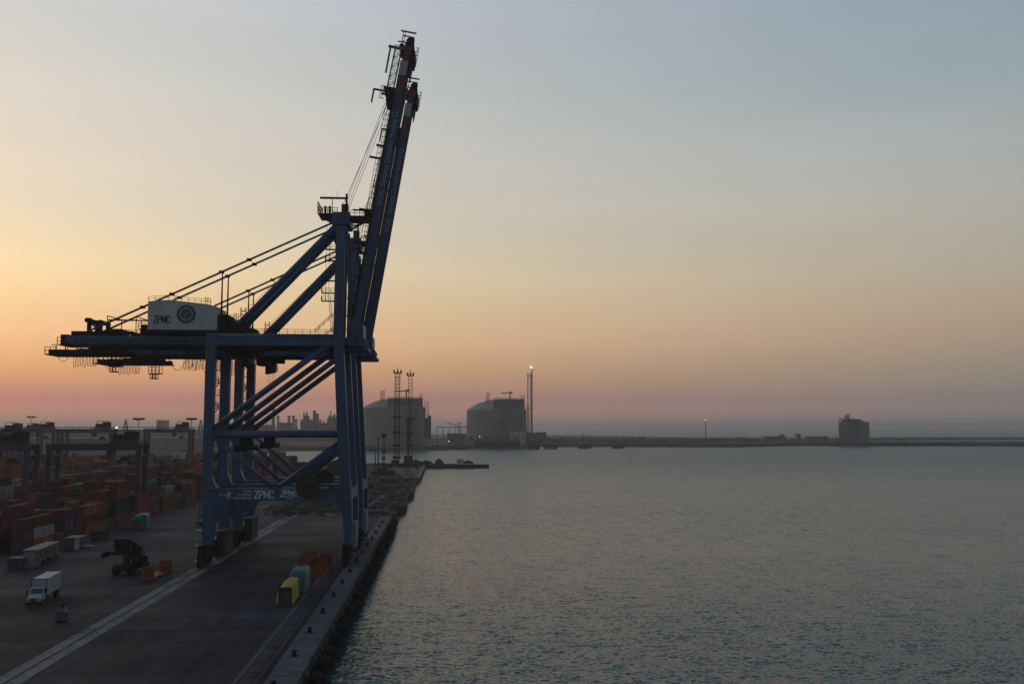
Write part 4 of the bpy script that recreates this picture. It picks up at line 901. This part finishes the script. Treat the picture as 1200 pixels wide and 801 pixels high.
b = MB(); b.b2((-.9, -4.66, .3), (-.75, -4.4, 2.95)).b2((1.02, -4.66, .3), (1.16, -4.4, 2.95)).b2((-.75, -4.66, 2.78), (1.02, -4.4, 2.98)).b2((-.6, -4.64, 2.35), (.9, -4.6, 2.6)); b.build('crate_frame', M['dark'], yl)
tl = thing('tarped_load', 'tall teal tarpaulin load behind the yellow one', 'cargo', (-25.6, 176.6, 0), R(1), 'sheeted loads on flat racks')
ringB = lambda w_, h_: [(-w_, .25), (-w_ * 1.0, h_ * .5), (-w_ * 1.0, h_ * .88), (-w_ * .85, h_), (w_ * .2, h_ * 1.01), (w_ * .88, h_), (w_ * 1.0, h_ * .86), (w_ * 1.0, h_ * .5), (w_, .25)]
tarp(tl, [(-3.4, ringB(1.4, 3.9)), (-3.2, ringB(1.5, 4.05)), (-1.2, ringB(1.52, 4.1)), (1.2, ringB(1.5, 4.1)), (3.2, ringB(1.48, 4.0)), (3.4, ringB(1.4, 3.9))], M['teal'], seed=4, jit=.13)
MB().b2((-1.22, -3.6, 0), (1.22, 3.6, .4)).build('rack_base', M['orange'], tl); MB().b2((1.0, -4.15, .4), (1.3, -3.5, 2.6)).build('end_post', M['orange'], tl)
t3 = thing('tarped_load', 'green sheeted load with an orange box front, beside the yard crane leg', 'cargo', (-88.2, 286.6, 0), R(10), 'sheeted loads on flat racks')
tarp(t3, [(-3.2, ringA(2.3, 4.1)), (-3.0, ringA(2.4, 4.3)), (0, ringA(2.5, 4.6)), (3.0, ringA(2.4, 4.3)), (3.2, ringA(2.3, 4.1))], M['teal'], seed=7)
MB().b2((-1.9, -3.7, .1), (.9, -2.9, 2.5)).build('box_front', M['orange'], t3); MB().b2((-2.2, -3.5, 0), (2.2, 3.5, .25)).build('rack_base', M['orange'], t3)

# site cabins
of = thing('site_cabin', 'long grey cabin on trestles with a pale blue end panel, left of the truck', 'cabin', (-87.2, 210.0, 0), R(5))
b = MB(); b.b2((-1.25, 0, .8), (1.25, 15, 3.4)); b.build('wall', M['cabin'], of)
b = MB(); b.b2((-1.5, -.2, 3.4), (1.5, 15.2, 3.56)); b.build('roof', M['roofing'], of)
b = MB(); b.b2((-1.1, -.05, 1.3), (1.1, -.003, 2.9)); b.build('end_panel', M['paleblue'], of)
for y in (2.0, 5.4, 9.0, 12.2): MB().b2((1.253, y, 1.9), (1.3, y + 1.2, 2.9)).build('window', M['glass'], of)
for y in (7.2, 11.0): MB().b2((1.253, y, .85), (1.31, y + .9, 3.0)).build('door', M['darkbox'], of)
b = MB()
for y in (.6, 5, 9.5, 14.2):
    for x in (-1, 1): b.b2((x - .2, y - .2, 0), (x + .2, y + .2, .8))
b.build('trestle', M['dark'], of)
c2 = thing('storage_box', 'navy blue storage box at the left edge in front of the long cabin', 'storage box', (-88.3, 206.4, 0), R(3), 'boxes beside the site cabins')
MB().b2((-1.4, -1.2, 0), (1.4, 1.6, 2.5)).build('body', M['navybox'], c2); b = MB()
for x in (-1.36, -.7, 0, .7, 1.36): b.beam((x, -1.24, 0), (x, -1.24, 2.5), .1, .1)
b.beam((-1.4, -1.24, 2.45), (1.4, -1.24, 2.45), .1, .1); b.build('frame', M['darkbox'], c2)
MB().b2((1.6, 0, .1), (3.2, 4.5, 1.2)).build('side_crate', M['cabin'], c2)
c3 = thing('site_cabin', 'short dark slatted cabin with a white end post behind the long cabin', 'cabin', (-89.6, 238.2, 0), R(2))
MB().b2((-1.5, 0, .3), (1.0, 6, 2.7)).build('wall', M['darkbox'], c3); MB().b2((-1.7, -.2, 2.7), (2.0, 6.2, 2.88)).build('roof', M['cabin'], c3); MB().b2((1.0, 0, .0), (1.9, .5, 2.7)).build('end_post', M['white'], c3); b = MB()
for z in range(5): b.b2((-1.45, -.06, .5 + z * .42), (.95, -.003, .66 + z * .42))
b.build('slat_panel', M['cabin'], c3)
MB().b2((1.8, 3, 0), (4, 5, .5)).build('step', M['steel'], c3)
c4 = link('shipping_container', CB[6.06]); c4.location = (-90, 259, .02); paint(c4, CM[8]); tag(c4, 'single charcoal container standing alone beside the slatted cabin', 'container')
for sx in (-1, 1): d_ = link('door', doorm, c4); d_.location = (sx * .545, -3.03 + .055, 0); paint(d_, CM[8])

# small machine by the landside bogies and clutter at the quay end
kt = thing('forklift', 'small dark forklift with raised mast behind the landside crane leg', 'forklift', (-72.0, 291, 0), R(20))
MB().b2((-.9, -.6, .4), (.9, 2.2, 1.5)).build('body', M['crate'], kt); b = MB()
for x in (-.5, .5): b.beam((x, -1, .1), (x, -1, 6.4), .16, .16)
b.b2((-.6, -1.15, 3.1), (.6, -.9, 3.4)).b2((-.6, -1.15, 5.2), (.6, -.9, 5.4)); b.build('mast', M['dark'], kt)
b = MB(); b.b2((-.75, -.4, 2.5), (.75, 1.3, 2.65))
for x in (-.7, .7):
    for y in (-.3, 1.2): b.beam((x, y, 1.5), (x, y, 2.5), .08, .08)
b.build('overhead_guard', M['dark'], kt)
for x in (-.95, .95):
    for y in (-.2, 1.8): MB().tube((x - .15, y, .45), (x + .15, y, .45), .45, 12).build('wheel', M['rubber'], kt)
barm = MB().prism([(-.4, 0), (.4, 0), (.28, .35), (.14, .9), (-.14, .9), (-.28, .35)], -1.5, 1.5).mesh('concrete_barrier', M['barrier'])
for k, (px, py) in enumerate(((401, 602), (409, 603), (418, 602), (428, 601), (437, 600), (447, 599), (455, 600), (461, 603), (347, 601), (352, 596), (358, 592), (380, 598), (392, 597))):
    r = _fw + _rt * ((px - 600) / 1100) - _up * ((py - 400.5) / 1100); p_ = Vector((0, 0, CAMH)) + r * (CAMH / -r.z)
    o = link('concrete_barrier', barm); o.location = (p_.x, p_.y, 0.01); o.rotation_euler = (0, 0, R(90 + random.uniform(-50, 50)))
    tag(o, 'pale barrier block at the end of the quay, %s from the left' % firsts[[8, 9, 10, 11, 12, 0, 1, 2, 3, 4, 5, 6, 7].index(k)] if False else 'pale barrier block at the end of the quay, %s from the left' % firsts[{8: 0, 9: 1, 10: 2, 11: 3, 12: 4}.get(k, k + 5)], 'barrier', 'concrete barrier blocks at the end of the paved quay')

# ------------------------------------------------------------------ gas terminal and far shore
def lng_tank(pxl, pxr, ytop, ydome, ybase, Y, lab, side=1, frame=True, lad=1):
    xl, xr = X_(pxl, Y), X_(pxr, Y); rr = (xr - xl) / 2; cx = (xl + xr) / 2; zb = .8; zt = Z_(ytop, Y); zd = Z_(ydome, Y)
    t = thing('gas_tank', lab, 'storage tank', (cx, Y, zb), 0); zt -= zb; zd -= zb
    MB().tube((0, 0, 0), (0, 0, zt), rr, 56, cap=False).build('tank_wall', M['tank'], t, True)
    b = MB(); n = 56; k = 8; rings = []
    for i in range(k + 1): rings.append((rr * math.cos(i / k * math.pi / 2 * .999) if False else rr * (1 - i / k), zt + (zd - zt) * (1 - (1 - i / k) ** 2)))
    vs = [(q_ * math.cos(2 * math.pi * j / n), q_ * math.sin(2 * math.pi * j / n), z) for q_, z in rings for j in range(n)]
    b.add(vs, [(i * n + j, i * n + (j + 1) % n, (i + 1) * n + (j + 1) % n, (i + 1) * n + j) for i in range(k) for j in range(n)]); b.build('dome', M['tank_dome'], t, True)
    b = MB(); b.tube((0, 0, zt - 1.6), (0, 0, zt), rr + .7, 56, cap=False); b.build('rim', M['tank_dome'], t, True)
    b = MB()
    for j in range(28): a = 2 * math.pi * j / 28; b.box(((rr + .05) * math.cos(a), (rr + .05) * math.sin(a), zt / 2), (.5, 1.0, zt), a)
    b.build('buttress', M['tank'], t)
    # roof platform, pipe risers, stair tower and jib crane
    pf = MB(); x0, x1 = (-.12 * rr, .93 * rr) if side > 0 else (-.93 * rr, .2 * rr); y0 = -.62 * rr
    ra = rr * .955; a0, a1 = (-8, 74) if side > 0 else (-74, 10); na = 26
    for i in range(na):
        t0, t1 = R(a0 + (a1 - a0) * i / na), R(a0 + (a1 - a0) * (i + 1) / na); pa, pb2 = Vector((ra * math.sin(t0), -ra * math.cos(t0), 0)), Vector((ra * math.sin(t1), -ra * math.cos(t1), 0))
        top = zd - .6 - (abs(i - na * .45) / na) ** 2 * 5
        pf.beam(pa + Vector((0, 0, (zt + top) / 2 - 1)), pb2 + Vector((0, 0, (zt + top) / 2 - 1)), .5, top - zt + 2); pf.beam(pa * 1.01 + Vector((0, 0, zt - 6)), pa * 1.01 + Vector((0, 0, top + 2.2)), .7, .7)
        pf.beam(pa + Vector((0, 0, top + 2)), pb2 + Vector((0, 0, top + 2)), .3, .3)
    pf.build('roof_platform', M['plant'], t)
    ri = MB(); ya = -rr - 2.2
    for i in range(7):
        a = (.06 + .085 * i) * math.pi / 2 * side; x, y = rr * 1.02 * math.sin(a), -rr * 1.02 * math.cos(a); ri.tube((x, y - .8, 0), (x, y - .8, zt + 2), .75, 6)
    ri.build('pipe_riser', M['plant'], t)
    stt = MB(); xs = side * (rr + 2.5); stt.lattice((xs, -8, 0), (xs, -8, zt + 8), 5.5, 12, .28); stt.lattice((side * (rr - 6), -14, zt - 4), (side * (rr - 6), -14, zd + 6), 4.5, 4, .28)
    for z in range(0, int(zt), 6): stt.b2((xs - 3.2, -11, z), (xs + 3.2, -5, z + .4))
    stt.beam((xs - 3, -8, zt + 8), (xs - 3, -8, zt + 14), .4, .4); stt.build('stair_tower', M['plant'], t)
    tw = MB(); tx = -.32 * rr * side if side > 0 else -.72 * rr; tw.lattice((tx, y0, zt + (zd - zt) * .55), (tx, y0, zd + 10), 5, 4, .3); tw.b2((tx - 2.8, y0 - 2.8, zd + 9.8), (tx + 2.8, y0 + 2.8, zd + 10.2)); tw.build('vent_tower', M['plant'], t)
    if side > 0:
        jb = MB(); jx = .42 * rr; jb.tube((jx, y0, zd), (jx, y0, zd + 9.5), 1.0, 8); jb.beam((jx + 3.5, y0, zd + 10.4), (jx - 15, y0, zd + 9.4), 1.2, 1.6); jb.b2((jx - 1, y0 - 1.4, zd + 9), (jx + 4.5, y0 + 1.4, zd + 12)); jb.build('jib_crane', M['plant'], t)
    return t
lng_tank(424, 498, 477.5, 466.5, 524, 1432, 'huge hazy grey gas tank behind the lattice towers, nearest the quay crane')
lng_tank(547, 616, 480, 467.5, 520, 1650, 'hazy grey gas tank with a jib crane, just left of the flare tower')
lng_tank(985, 1017, 494.5, 491.0, 521, 1690, 'small lone grey tank on the far right shore', side=-1)
# annexes and sheds of the terminal
def shed(px0, px1, y0, Y, lab, mt, depth=20, roof=None, cat='building', name='terminal_building'):
    xl, xr = X_(px0, Y), X_(px1, Y); h = Z_(y0, Y) - .8; cx = (xl + xr) / 2; w_ = (xr - xl) / 2
    t = thing(name, lab, cat, (cx, Y, .8))
    MB().b2((-w_, 0, 0), (w_, depth, h)).build('wall', mt, t); MB().b2((-w_ - .5, -.5, h), (w_ + .5, depth + .5, h + .7)).build('roof', roof or M['plant'], t)
    n = max(1, int(w_ / 4)); b = MB()
    if w_ > 30:
        for q_ in (.3, .55, .8): b.b2((-w_ + 1, -.4, h * q_), (w_ - 1, -.01, h * q_ + .5))
        n = 0
    for i in range(n):
        x = -w_ + (i + .5) * 2 * w_ / n; b.b2((x - 1, -.15, h * .45), (x + 1, -.01, h * .7))
    b.build('window_band' if n else 'wall_ledge', M['glass'] if n else mt, t); return t
shed(598.5, 616, 505.5, 1560, 'pale white terminal building in front of the right half of the gas tank', M['plantlight'])
shed(497, 505, 490, 1440, 'dark stepped block beside the right wall of the nearest gas tank', M['plant'], 18)
shed(501, 505, 487, 1452, 'narrow dark shaft block rising behind the stepped block', M['plant'], 8)
shed(496, 524, 514, 1420, 'low pale shed at the foot of the nearest gas tank', M['plantlight'])
shed(524, 546, 508, 1700, 'long low shed between the two gas tanks', M['plant'], 30)
shed(617, 630, 507, 1720, 'dark low plant block under the flare tower', M['plant'], 30)
shed(630, 640, 506.5, 1800, 'squat plant block right of the flare tower', M['plant'], 30)
shed(568, 598, 511, 1545, 'dark pipe manifold house behind the jetty head', M['plant'], 12)
shed(205, 212, 528, 800, 'small white roofed hut behind the yard, left one', M['white'], 10)
shed(216, 232, 528.5, 800, 'wide white roofed hut behind the yard, right one', M['white'], 10)
# conveyor gallery between the tanks and its crane
cv = thing('pipe_bridge', 'thin elevated pipe bridge running between the two gas tanks', 'pipe bridge', (X_(512, 1500), 1500, .8))
xa, xb = 0, X_(548, 1500) - X_(512, 1500); z_ = Z_(500.3, 1500) - .8
MB().b2((xa, -1.2, z_ - .8), (xb, 1.2, z_ + .6)).build('pipe_deck', M['plant'], cv)
for k in range(6): MB().b2((xa + k * xb / 5 - .5, -.8, 0), (xa + k * xb / 5 + .5, .8, z_ - .8)).build('trestle', M['plant'], cv)
lc = thing('mobile_crane', 'hazy mobile crane with slanting jib between the gas tanks', 'crane', (X_(538, 1490), 1490, .8))
zc = Z_(500, 1490); MB().lattice((0, 0, 0), (0, 0, zc + 6), 3, 6, .35).build('mast', M['plant'], lc); MB().beam((0, 0, zc), (X_(523, 1490) - X_(538, 1490), 0, Z_(495, 1490)), 1.0, 1.0).build('jib', M['plant'], lc); MB().b2((-4, -2, 0), (5, 2, 5)).build('carrier', M['dark'], lc)
# flare tower
Yf = 1745; fx = X_(623.5, Yf); ft = thing('flare_tower', 'tall lattice flare tower with a burning flame at its tip', 'flare tower', (fx, Yf, .8)); zf = Z_(431, Yf) - .8
MB().tube((0, 0, 0), (0, 0, zf), 1.3, 10, 1.1).build('flare_pipe', M['steel'], ft)
MB().lattice((-5.2, 0, 0), (-5.0, 0, zf - 9), 7.2, 20, .3, legs=6.0).build('lattice_frame', M['plant'], ft)
for z in (zf * .45, zf * .9): MB().b2((-9, -4, z), (2.6, 4, z + .8)).build('platform', M['plant'], ft)
b = MB(); b.tube((0, 0, zf), (-1.2, 0, zf + 2.4), 1.5, 8, 2.0).tube((-1.2, 0, zf + 2.4), (-4.6, 0, zf + 5.2), 2.0, 8, .2); b.build('flame', M['flame'], ft)
Yg = 2250; f2 = thing('flare_stack', 'slim single pole flare with a lit tip on the far shore', 'flare stack', (X_(827, Yg), Yg, .8)); z2 = Z_(492.5, Yg) - .8
MB().tube((0, 0, 0), (0, 0, z2), 1.3, 8, .9).build('pole', M['plant'], f2); MB().tube((0, 0, z2), (0, 0, z2 + 2.4), .9, 8, 1.5).build('flame', M['flame'], f2)
# jetty, dolphins, loading arms
Yj = 1425; jt = thing('jetty_head', 'dark jetty head on piles in front of the second gas tank', 'jetty', (X_(575, Yj), Yj, WZ))
xl, xr = X_(556, Yj) - X_(575, Yj), X_(609, Yj) - X_(575, Yj); MB().b2((xl, -6, 2.4), (xr, 22, 11.5)).build('caisson', M['dark'], jt)
MB().b2((X_(500, Yj) - X_(575, Yj), 0, 7.5), (X_(640, Yj) - X_(575, Yj), 5, 9.2)).build('walkway_deck', M['plant'], jt)
for k in range(18): x = X_(502 + k * 8, Yj) - X_(575, Yj); MB().b2((x - .8, 1, 0), (x + .8, 4, 7.5)).build('pile', M['dark'], jt)
for k, px in enumerate((581, 585, 589, 593)):
    x = X_(px, Yj) - X_(575, Yj); b = MB(); zt = Z_(491.5, Yj) - WZ; b.tube((x, 4, 11.5), (x, 4, zt), .9, 6); b.beam((x, 4, zt), (x + .5, -6, zt - 13), .8, .8); b.build('loading_arm', M['plant'], jt)
b = MB(); jr = random.Random(9)
for k in range(70): x = jr.uniform(X_(540, Yj), X_(608, Yj)) - X_(575, Yj); h = jr.uniform(1, 8) * jr.random() + 1; w_ = jr.uniform(.6, 3.5); b.b2((x - w_, jr.uniform(0, 6), 11.5), (x + w_, 12, 11.5 + h))
b.build('pipework', M['plant'], jt)
for px, z in ((562, 19), (545, 13), (552, 12), (600, 18), (590, 12.5), (526, 12), (566, 13)): x = X_(px, Yj) - X_(575, Yj); MB().b2((x - .5, -6.9, z), (x + .5, -6.2, z + .8)).build('lamp', M['lamp'], jt) if px in (562, 526) else None
for k, (p0, p1, yt, Y, lab) in enumerate(((502, 505, 523.5, 1400, 'thin dark mooring pile left of the jetty'), (508, 517, 521, 1398, 'square dark mooring dolphin nearest the gas tank foot'), (521, 525, 522, 1398, 'narrow dark mooring dolphin beside the jetty end'), (530, 538, 522.5, 1402, 'wide dark mooring dolphin touching the jetty end'),
      (618, 632, 519.5, 1412, 'dark mooring dolphin right of the jetty head'), (639, 653, 520.5, 1440, 'dark mooring dolphin second right of the jetty'), (678, 692, 521, 1470, 'dark mooring dolphin third right of the jetty'), (717, 730, 521.5, 1470, 'dark mooring dolphin furthest right, with a slim mast'))):
    t = thing('mooring_dolphin', lab, 'mooring dolphin', (X_((p0 + p1) / 2, Y), Y, WZ), 0, 'mooring dolphins off the gas jetty'); w_ = (X_(p1, Y) - X_(p0, Y)) / 2; h = Z_(yt, Y) - WZ
    MB().b2((-w_, -w_, h * .35), (w_, w_, h * .82)).build('cap', M['dark'], t)
    for x in (-.7, 0, .7):
        for y in (-.7, .7): MB().tube((x * w_, y * w_, -2), (x * w_, y * w_, h * .35), w_ * .24, 6).build('pile', M['dark'], t)
    MB().b2((-w_ * .6, -w_ * .5, h * .82), (w_ * .5, w_ * .5, h)).build('bollard_block', M['dark'], t)
    if k == 7: MB().tube((-2, 0, h), (-2, 0, h + 14), .45, 5).build('mast', M['plant'], t)
# refinery beyond the crane
Yr = 2000
for k, (px, yt, w_, lab) in enumerate(((320, 479, 3.2, 'hazy chimney leftmost of the refinery row'), (325.5, 487, 2.4, 'hazy short chimney second in the refinery row'), (338.5, 487, 2.6, 'hazy chimney left of a close pair in the refinery'), (343.5, 487, 2.4, 'hazy chimney right of the close pair in the refinery'), (346.5, 491, 2.2, 'hazy squat chimney with a wide cap beside the close pair'), (387.3, 482, 1.2, 'hazy thin mast chimney near the quay crane leg'))):
    t = thing('chimney', lab, 'chimney', (X_(px, Yr), Yr, .8), 0, 'chimneys of the far refinery'); h = Z_(yt, Yr) - .8; MB().tube((0, 0, 0), (0, 0, h), w_, 10, w_ * .85).build('shaft', M['plant'], t); MB().tube((0, 0, h - 4), (0, 0, h), w_ * 1.35, 10).build('cap', M['plant'], t)
for px0, px1, yt, Y, lab in ((327, 340, 495.5, 2010, 'hazy refinery block between the chimneys'), (352, 372, 492, 2015, 'hazy refinery block under the twin columns'), (355, 360, 487, 2005, 'hazy twin reactor column block in the refinery'), (367, 371.5, 485, 2005, 'hazy tall reactor column with a rounded cap'), (372, 398, 496, 2020, 'hazy long refinery hall beside the crane leg'), (384, 394, 489, 2030, 'hazy raised drum block right in the refinery'), (300, 320, 498, 2030, 'hazy low refinery block left of the chimneys'), (398, 424, 497, 2030, 'hazy low refinery hall behind the crane leg'), (335, 420, 503, 1900, 'hazy long low refinery wall before the halls')):
    t = shed(px0, px1, yt, Y, lab, M['plant'], 30, None, 'refinery', 'refinery_block'); h = Z_(yt, Y); b = MB(); rg = random.Random(int(px0)); w_ = (X_(px1, Y) - X_(px0, Y)) / 2
    for k in range(5): x = rg.uniform(-w_, w_); b.tube((x, 4, h * .5), (x, 4, h + rg.uniform(1, 8)), rg.uniform(.6, 2), 6)
    b.build('vent_pipe', M['plant'], t)
# hazy ground and sheds behind the yard, with the long pipe line on posts
pl = thing('overland_pipeline', 'long thin elevated pipeline on posts along the left horizon', 'pipeline', (0, 1150, 0)); z_ = Z_(500.2, 1150)
MB().b2((X_(-60, 1150), -.8, z_ - .5), (X_(250, 1150), .8, z_ + .4)).build('pipe', M['plant'], pl)
for k in range(14): x = X_(-40 + k * 21, 1150); MB().b2((x - .4, -.5, 0), (x + .4, .5, z_ - .5)).build('post', M['plant'], pl)
MB().tube((X_(137, 1150), -1.6, z_ - 1.4), (X_(137, 1150), -1.6, z_ + .5), 1.0, 8).build('lamp', M['lamp'], pl)
for px0, px1, yt, Y, lab in ((-20, 25, 502, 1250, 'long hazy warehouse at the left horizon edge'), (25, 120, 504.5, 1300, 'long hazy warehouse behind the yard cranes'), (120, 240, 503.5, 1350, 'long hazy warehouse behind the lamp masts'), (240, 330, 504, 1400, 'long hazy warehouse seen through the quay crane'), (-30, 240, 513, 1020, 'broad low hazy shed roof behind the container yard'), (183.3, 186.3, 492.5, 1700, 'hazy tower block above the left horizon')):
    shed(px0, px1, yt, Y, lab, M['shed'], 60, M['shed'])
for px, yt, Y, lab in ((147, 491.5, 1600, 'faint pyramid shaped pylon on the left horizon'), (235, 492, 1600, 'faint slim pylon beside the quay crane leg')):
    t = thing('pylon', lab, 'pylon', (X_(px, Y), Y, 0)); MB().lattice((0, 0, 0), (0, 0, Z_(yt, Y)), 14, 5, .5, legs=1).build('lattice_frame', M['plant'], t)
# lattice towers and lamp posts on the end of the old quay
def lat_tower(px, ytop, Y, w_, bays, r_, lab, heads=True):
    t = thing('lattice_tower', lab, 'lattice tower', (X_(px, Y), Y, 0)); h = Z_(ytop, Y); MB().lattice((0, 0, 0), (0, 0, h - 5), w_, bays, r_).build('lattice_frame', M['dark'], t)
    b = MB(); b.b2((-w_ * .8, -w_ * .8, h - 5), (w_ * .8, w_ * .8, h - 4.4)); b.tube((0, 0, h - 5), (0, 0, h), .25, 5)
    for x in (-.75, 0, .75): b.b2((x * w_ - .6, -1, h - 4.4), (x * w_ + .6, 1, h - 2.4))
    b.build('light_head', M['dark'], t); b = MB()
    for q_ in (.08, .2, .33, .48): b.b2((-w_ * .85, -w_ * .7, h * q_), (w_ * .8, w_ * .7, h * q_ + 1.8))
    b.build('platform', M['dark'], t); b = MB(); b.b2((-7, -4, 0), (7, 4, 2.6)); b.b2((-4, -3, 2.6), (2, 3, 5)); b.build('base_block', M['dark'], t); return t
lat_tower(465.2, 430, 725, 3.6, 26, .19, 'taller dark lattice tower at the end of the old quay')
lat_tower(480.3, 433, 728, 3.0, 26, .11, 'slimmer pale lattice tower standing right of the taller one')
t = thing('signal_mast', 'dark mast with clustered boxes beside the slimmer lattice tower', 'mast', (X_(478.6, 715), 715, 0)); h = Z_(488, 715); MB().tube((0, 0, 0), (0, 0, h), .75, 8, .5).build('pole', M['dark'], t)
b = MB(); sr = random.Random(2)
for k in range(9): z = h * (.5 + .05 * k); b.b2((-sr.uniform(.8, 2.4), -1, z), (sr.uniform(.8, 2.4), 1, z + .9))
b.build('signal_box', M['dark'], t); MB().b2((-3.2, -2, 0), (3.4, 2, 8.5)).build('base_cabin', M['dark'], t)
def lamp_post(px, ytop, Y, lab, arm=1):
    t = thing('lamp_post', lab, 'lamp post', (X_(px, Y), Y, 0)); h = Z_(ytop, Y); MB().tube((0, 0, 0), (0, 0, h), .4, 8, .25).build('pole', M['dark'], t)
    MB().beam((0, 0, h - 1), (arm * 2.4, 0, h - .3), .3, .3).beam((0, 0, h - .6), (-1.6, 0, h + .6), .3, .3).build('arm', M['dark'], t); MB().b2((arm * 2.0, -.5, h - 1), (arm * 3.2, .5, h - .2)).build('lamp_head', M['dark'], t)
lamp_post(443.5, 511.5, 560, 'dark lamp post with two arms right of the quay crane legs')
lamp_post(440.2, 526, 555, 'short dark post beside the two armed lamp post', -1)
lat_tower(450, 503, 600, 1.3, 16, .09, 'thin pale lattice mast between the lamp post and the taller tower')
hu = thing('spit_hut', 'small pale hut on the rocky spit', 'hut', (X_(539.5, 768), 768, .6)); MB().b2((-2.8, -2, 0), (2.8, 2, 3.2)).build('wall', M['plantlight'], hu); MB().b2((-3, -2.2, 3.2), (3, 2.2, 3.5)).build('roof', M['white'], hu); MB().tube((5.2, 0, 0), (5.2, 0, 6.2), .12, 5).build('mast', M['dark'], hu)
for px, Y, w_, h, lab in ((500, 764, 6, 2.6, 'dark equipment block on the rocky spit, left of the hut'), (515, 766, 4, 3.8, 'dark hump of stacked gear on the middle of the spit'), (488, 762, 5, 3.4, 'dark gear pile where the spit leaves the quay'), (549, 769, 5, 2.4, 'low dark block right of the pale hut')):
    t = thing('equipment_block', lab, 'equipment', (X_(px, Y), Y, .4)); MB().prism([(-w_, 0), (w_, 0), (w_ * .6, h * .7), (w_ * .2, h), (-w_ * .7, h * .8)], -2, 2).build('cover', M['rock'], t); MB().b2((-w_ * .3, -1.6, h * .6), (w_ * .1, 1.6, h * 1.15)).build('hatch', M['dark'], t)
# rubble, dark piles and pale slabs on the old quay
rg = random.Random(21); b = MB()
for k in range(300):
    y = rg.uniform(325, 720); x = -14.5 - rg.random() ** 1.3 * (62 if y < 480 else 85) - 1
    if x < -54 and y < 345: continue
    s_ = rg.uniform(.3, 1.1); b.box((x, y, s_ * .2), (s_ * rg.uniform(.7, 3.2), s_ * rg.uniform(.7, 3.2), s_ * rg.uniform(.3, .6)), rg.uniform(0, 3))
tag(b.build('quay_rubble', M['rock']), 'dark rubble and scrap strewn over the bare old quay', 'rubble', kind='stuff')
b = MB()
for k in range(1500):
    y = rg.uniform(322, 560); x = -60 + rg.random() * 45
    if rg.random() < .3: y = rg.uniform(330, 420); x = rg.uniform(-58, -36)
    h = rg.uniform(.2, .7); b.tube((x, y, 0), (x + rg.uniform(-.4, .4), y, h), rg.uniform(.4, 1.6), 5, .1)
tag(b.build('quay_scrub', M['shrub']), 'dry low scrub growing on the bare ground beyond the paving', 'scrub', kind='stuff')
def pad(pts, z, m): 
    b = MB(); b.poly(pts[::-1], z - .15, z); return struct(b.build('concrete_pad', m))
pad([(-39, 322), (-30, 321), (-31, 366), (-44, 372)], .03, M['concrete']); pad([(-28, 342), (-26, 342), (-24, 420), (-27, 420)], .03, M['concrete']); pad([(-21, 420), (-18.5, 420), (-17, 520), (-20, 520)], .03, M['concrete']); pad([(-22, 560), (-13, 560), (-12.8, 736), (-40, 738)], .04, M['concrete'])
MB().b2((-14.6, 560, .04), (-12.7, 736, .9)).build('cope_wall', M['barrier'], None)['kind'] = 'structure'
for k, (px, Y, w_, h, lab) in enumerate(((350, 560, 9, 6, 'dark stacked bales behind the far reel'), (368, 520, 8, 5, 'dark scrap heap behind the portal beam'), (392, 600, 5, 15, 'dark upright plant frame beside the crane leg'), (428, 470, 4, 2.5, 'dark spoil heap right of the crane legs'), (455, 520, 6, 3, 'brown spoil heap on the old quay'), (357, 640, 11, 11, 'hazy brown material stack seen through the portal'))):
    t = thing('material_heap', lab, 'heap', (X_(px, Y), Y, 0)); b = MB(); hr = random.Random(k)
    for i in range(14): s_ = hr.uniform(.25, .5); b.box((hr.uniform(-w_, w_) * .6, hr.uniform(-3, 3), h * s_ * .5), (w_ * hr.uniform(.4, .9), hr.uniform(2, 5), h * s_ * 2 * hr.uniform(.4, 1)), hr.uniform(-.4, .4))
    b.build('heap', M['rock'] if k != 4 else M['dirt'], t)
# low hazy structures on the far right shore
for px0, px1, yt, Y, lab in ((895, 921, 511.5, 1900, 'low dark shed on the far shore right of the slim flare'), (915, 919, 509.5, 1905, 'small dark hut beside the low dark shed'), (934, 938, 508.5, 1900, 'little dark tower near the lone right tank'), (946, 970, 511.5, 1850, 'low dark embankment block left of the lone right tank')):
    shed(px0, px1, yt, Y, lab, M['plant'], 12)
bn = thing('navigation_beacon', 'small dark beacon standing on the far shore skyline', 'beacon', (X_(683.5, 2400), 2400, .8)); MB().tube((0, 0, 0), (0, 0, Z_(505, 2400)), 1.6, 6, .5).build('tower', M['dark'], bn); MB().b2((-3, -2, 0), (3, 2, 4)).build('base_hut', M['dark'], bn)
for px in (882, 885): t = thing('shore_lamp', 'lit lamp of the pair on the far right shore, %s one' % ('left' if px == 882 else 'right'), 'lamp', (X_(px, 1950), 1950, .8)); h = Z_(510.5, 1950); MB().tube((0, 0, 0), (0, 0, h), .4, 5).build('pole', M['plant'], t); MB().tube((0, 0, h), (0, 0, h + 1.2), .6, 6).build('lamp', M['shorelamp'], t)
build_haze()
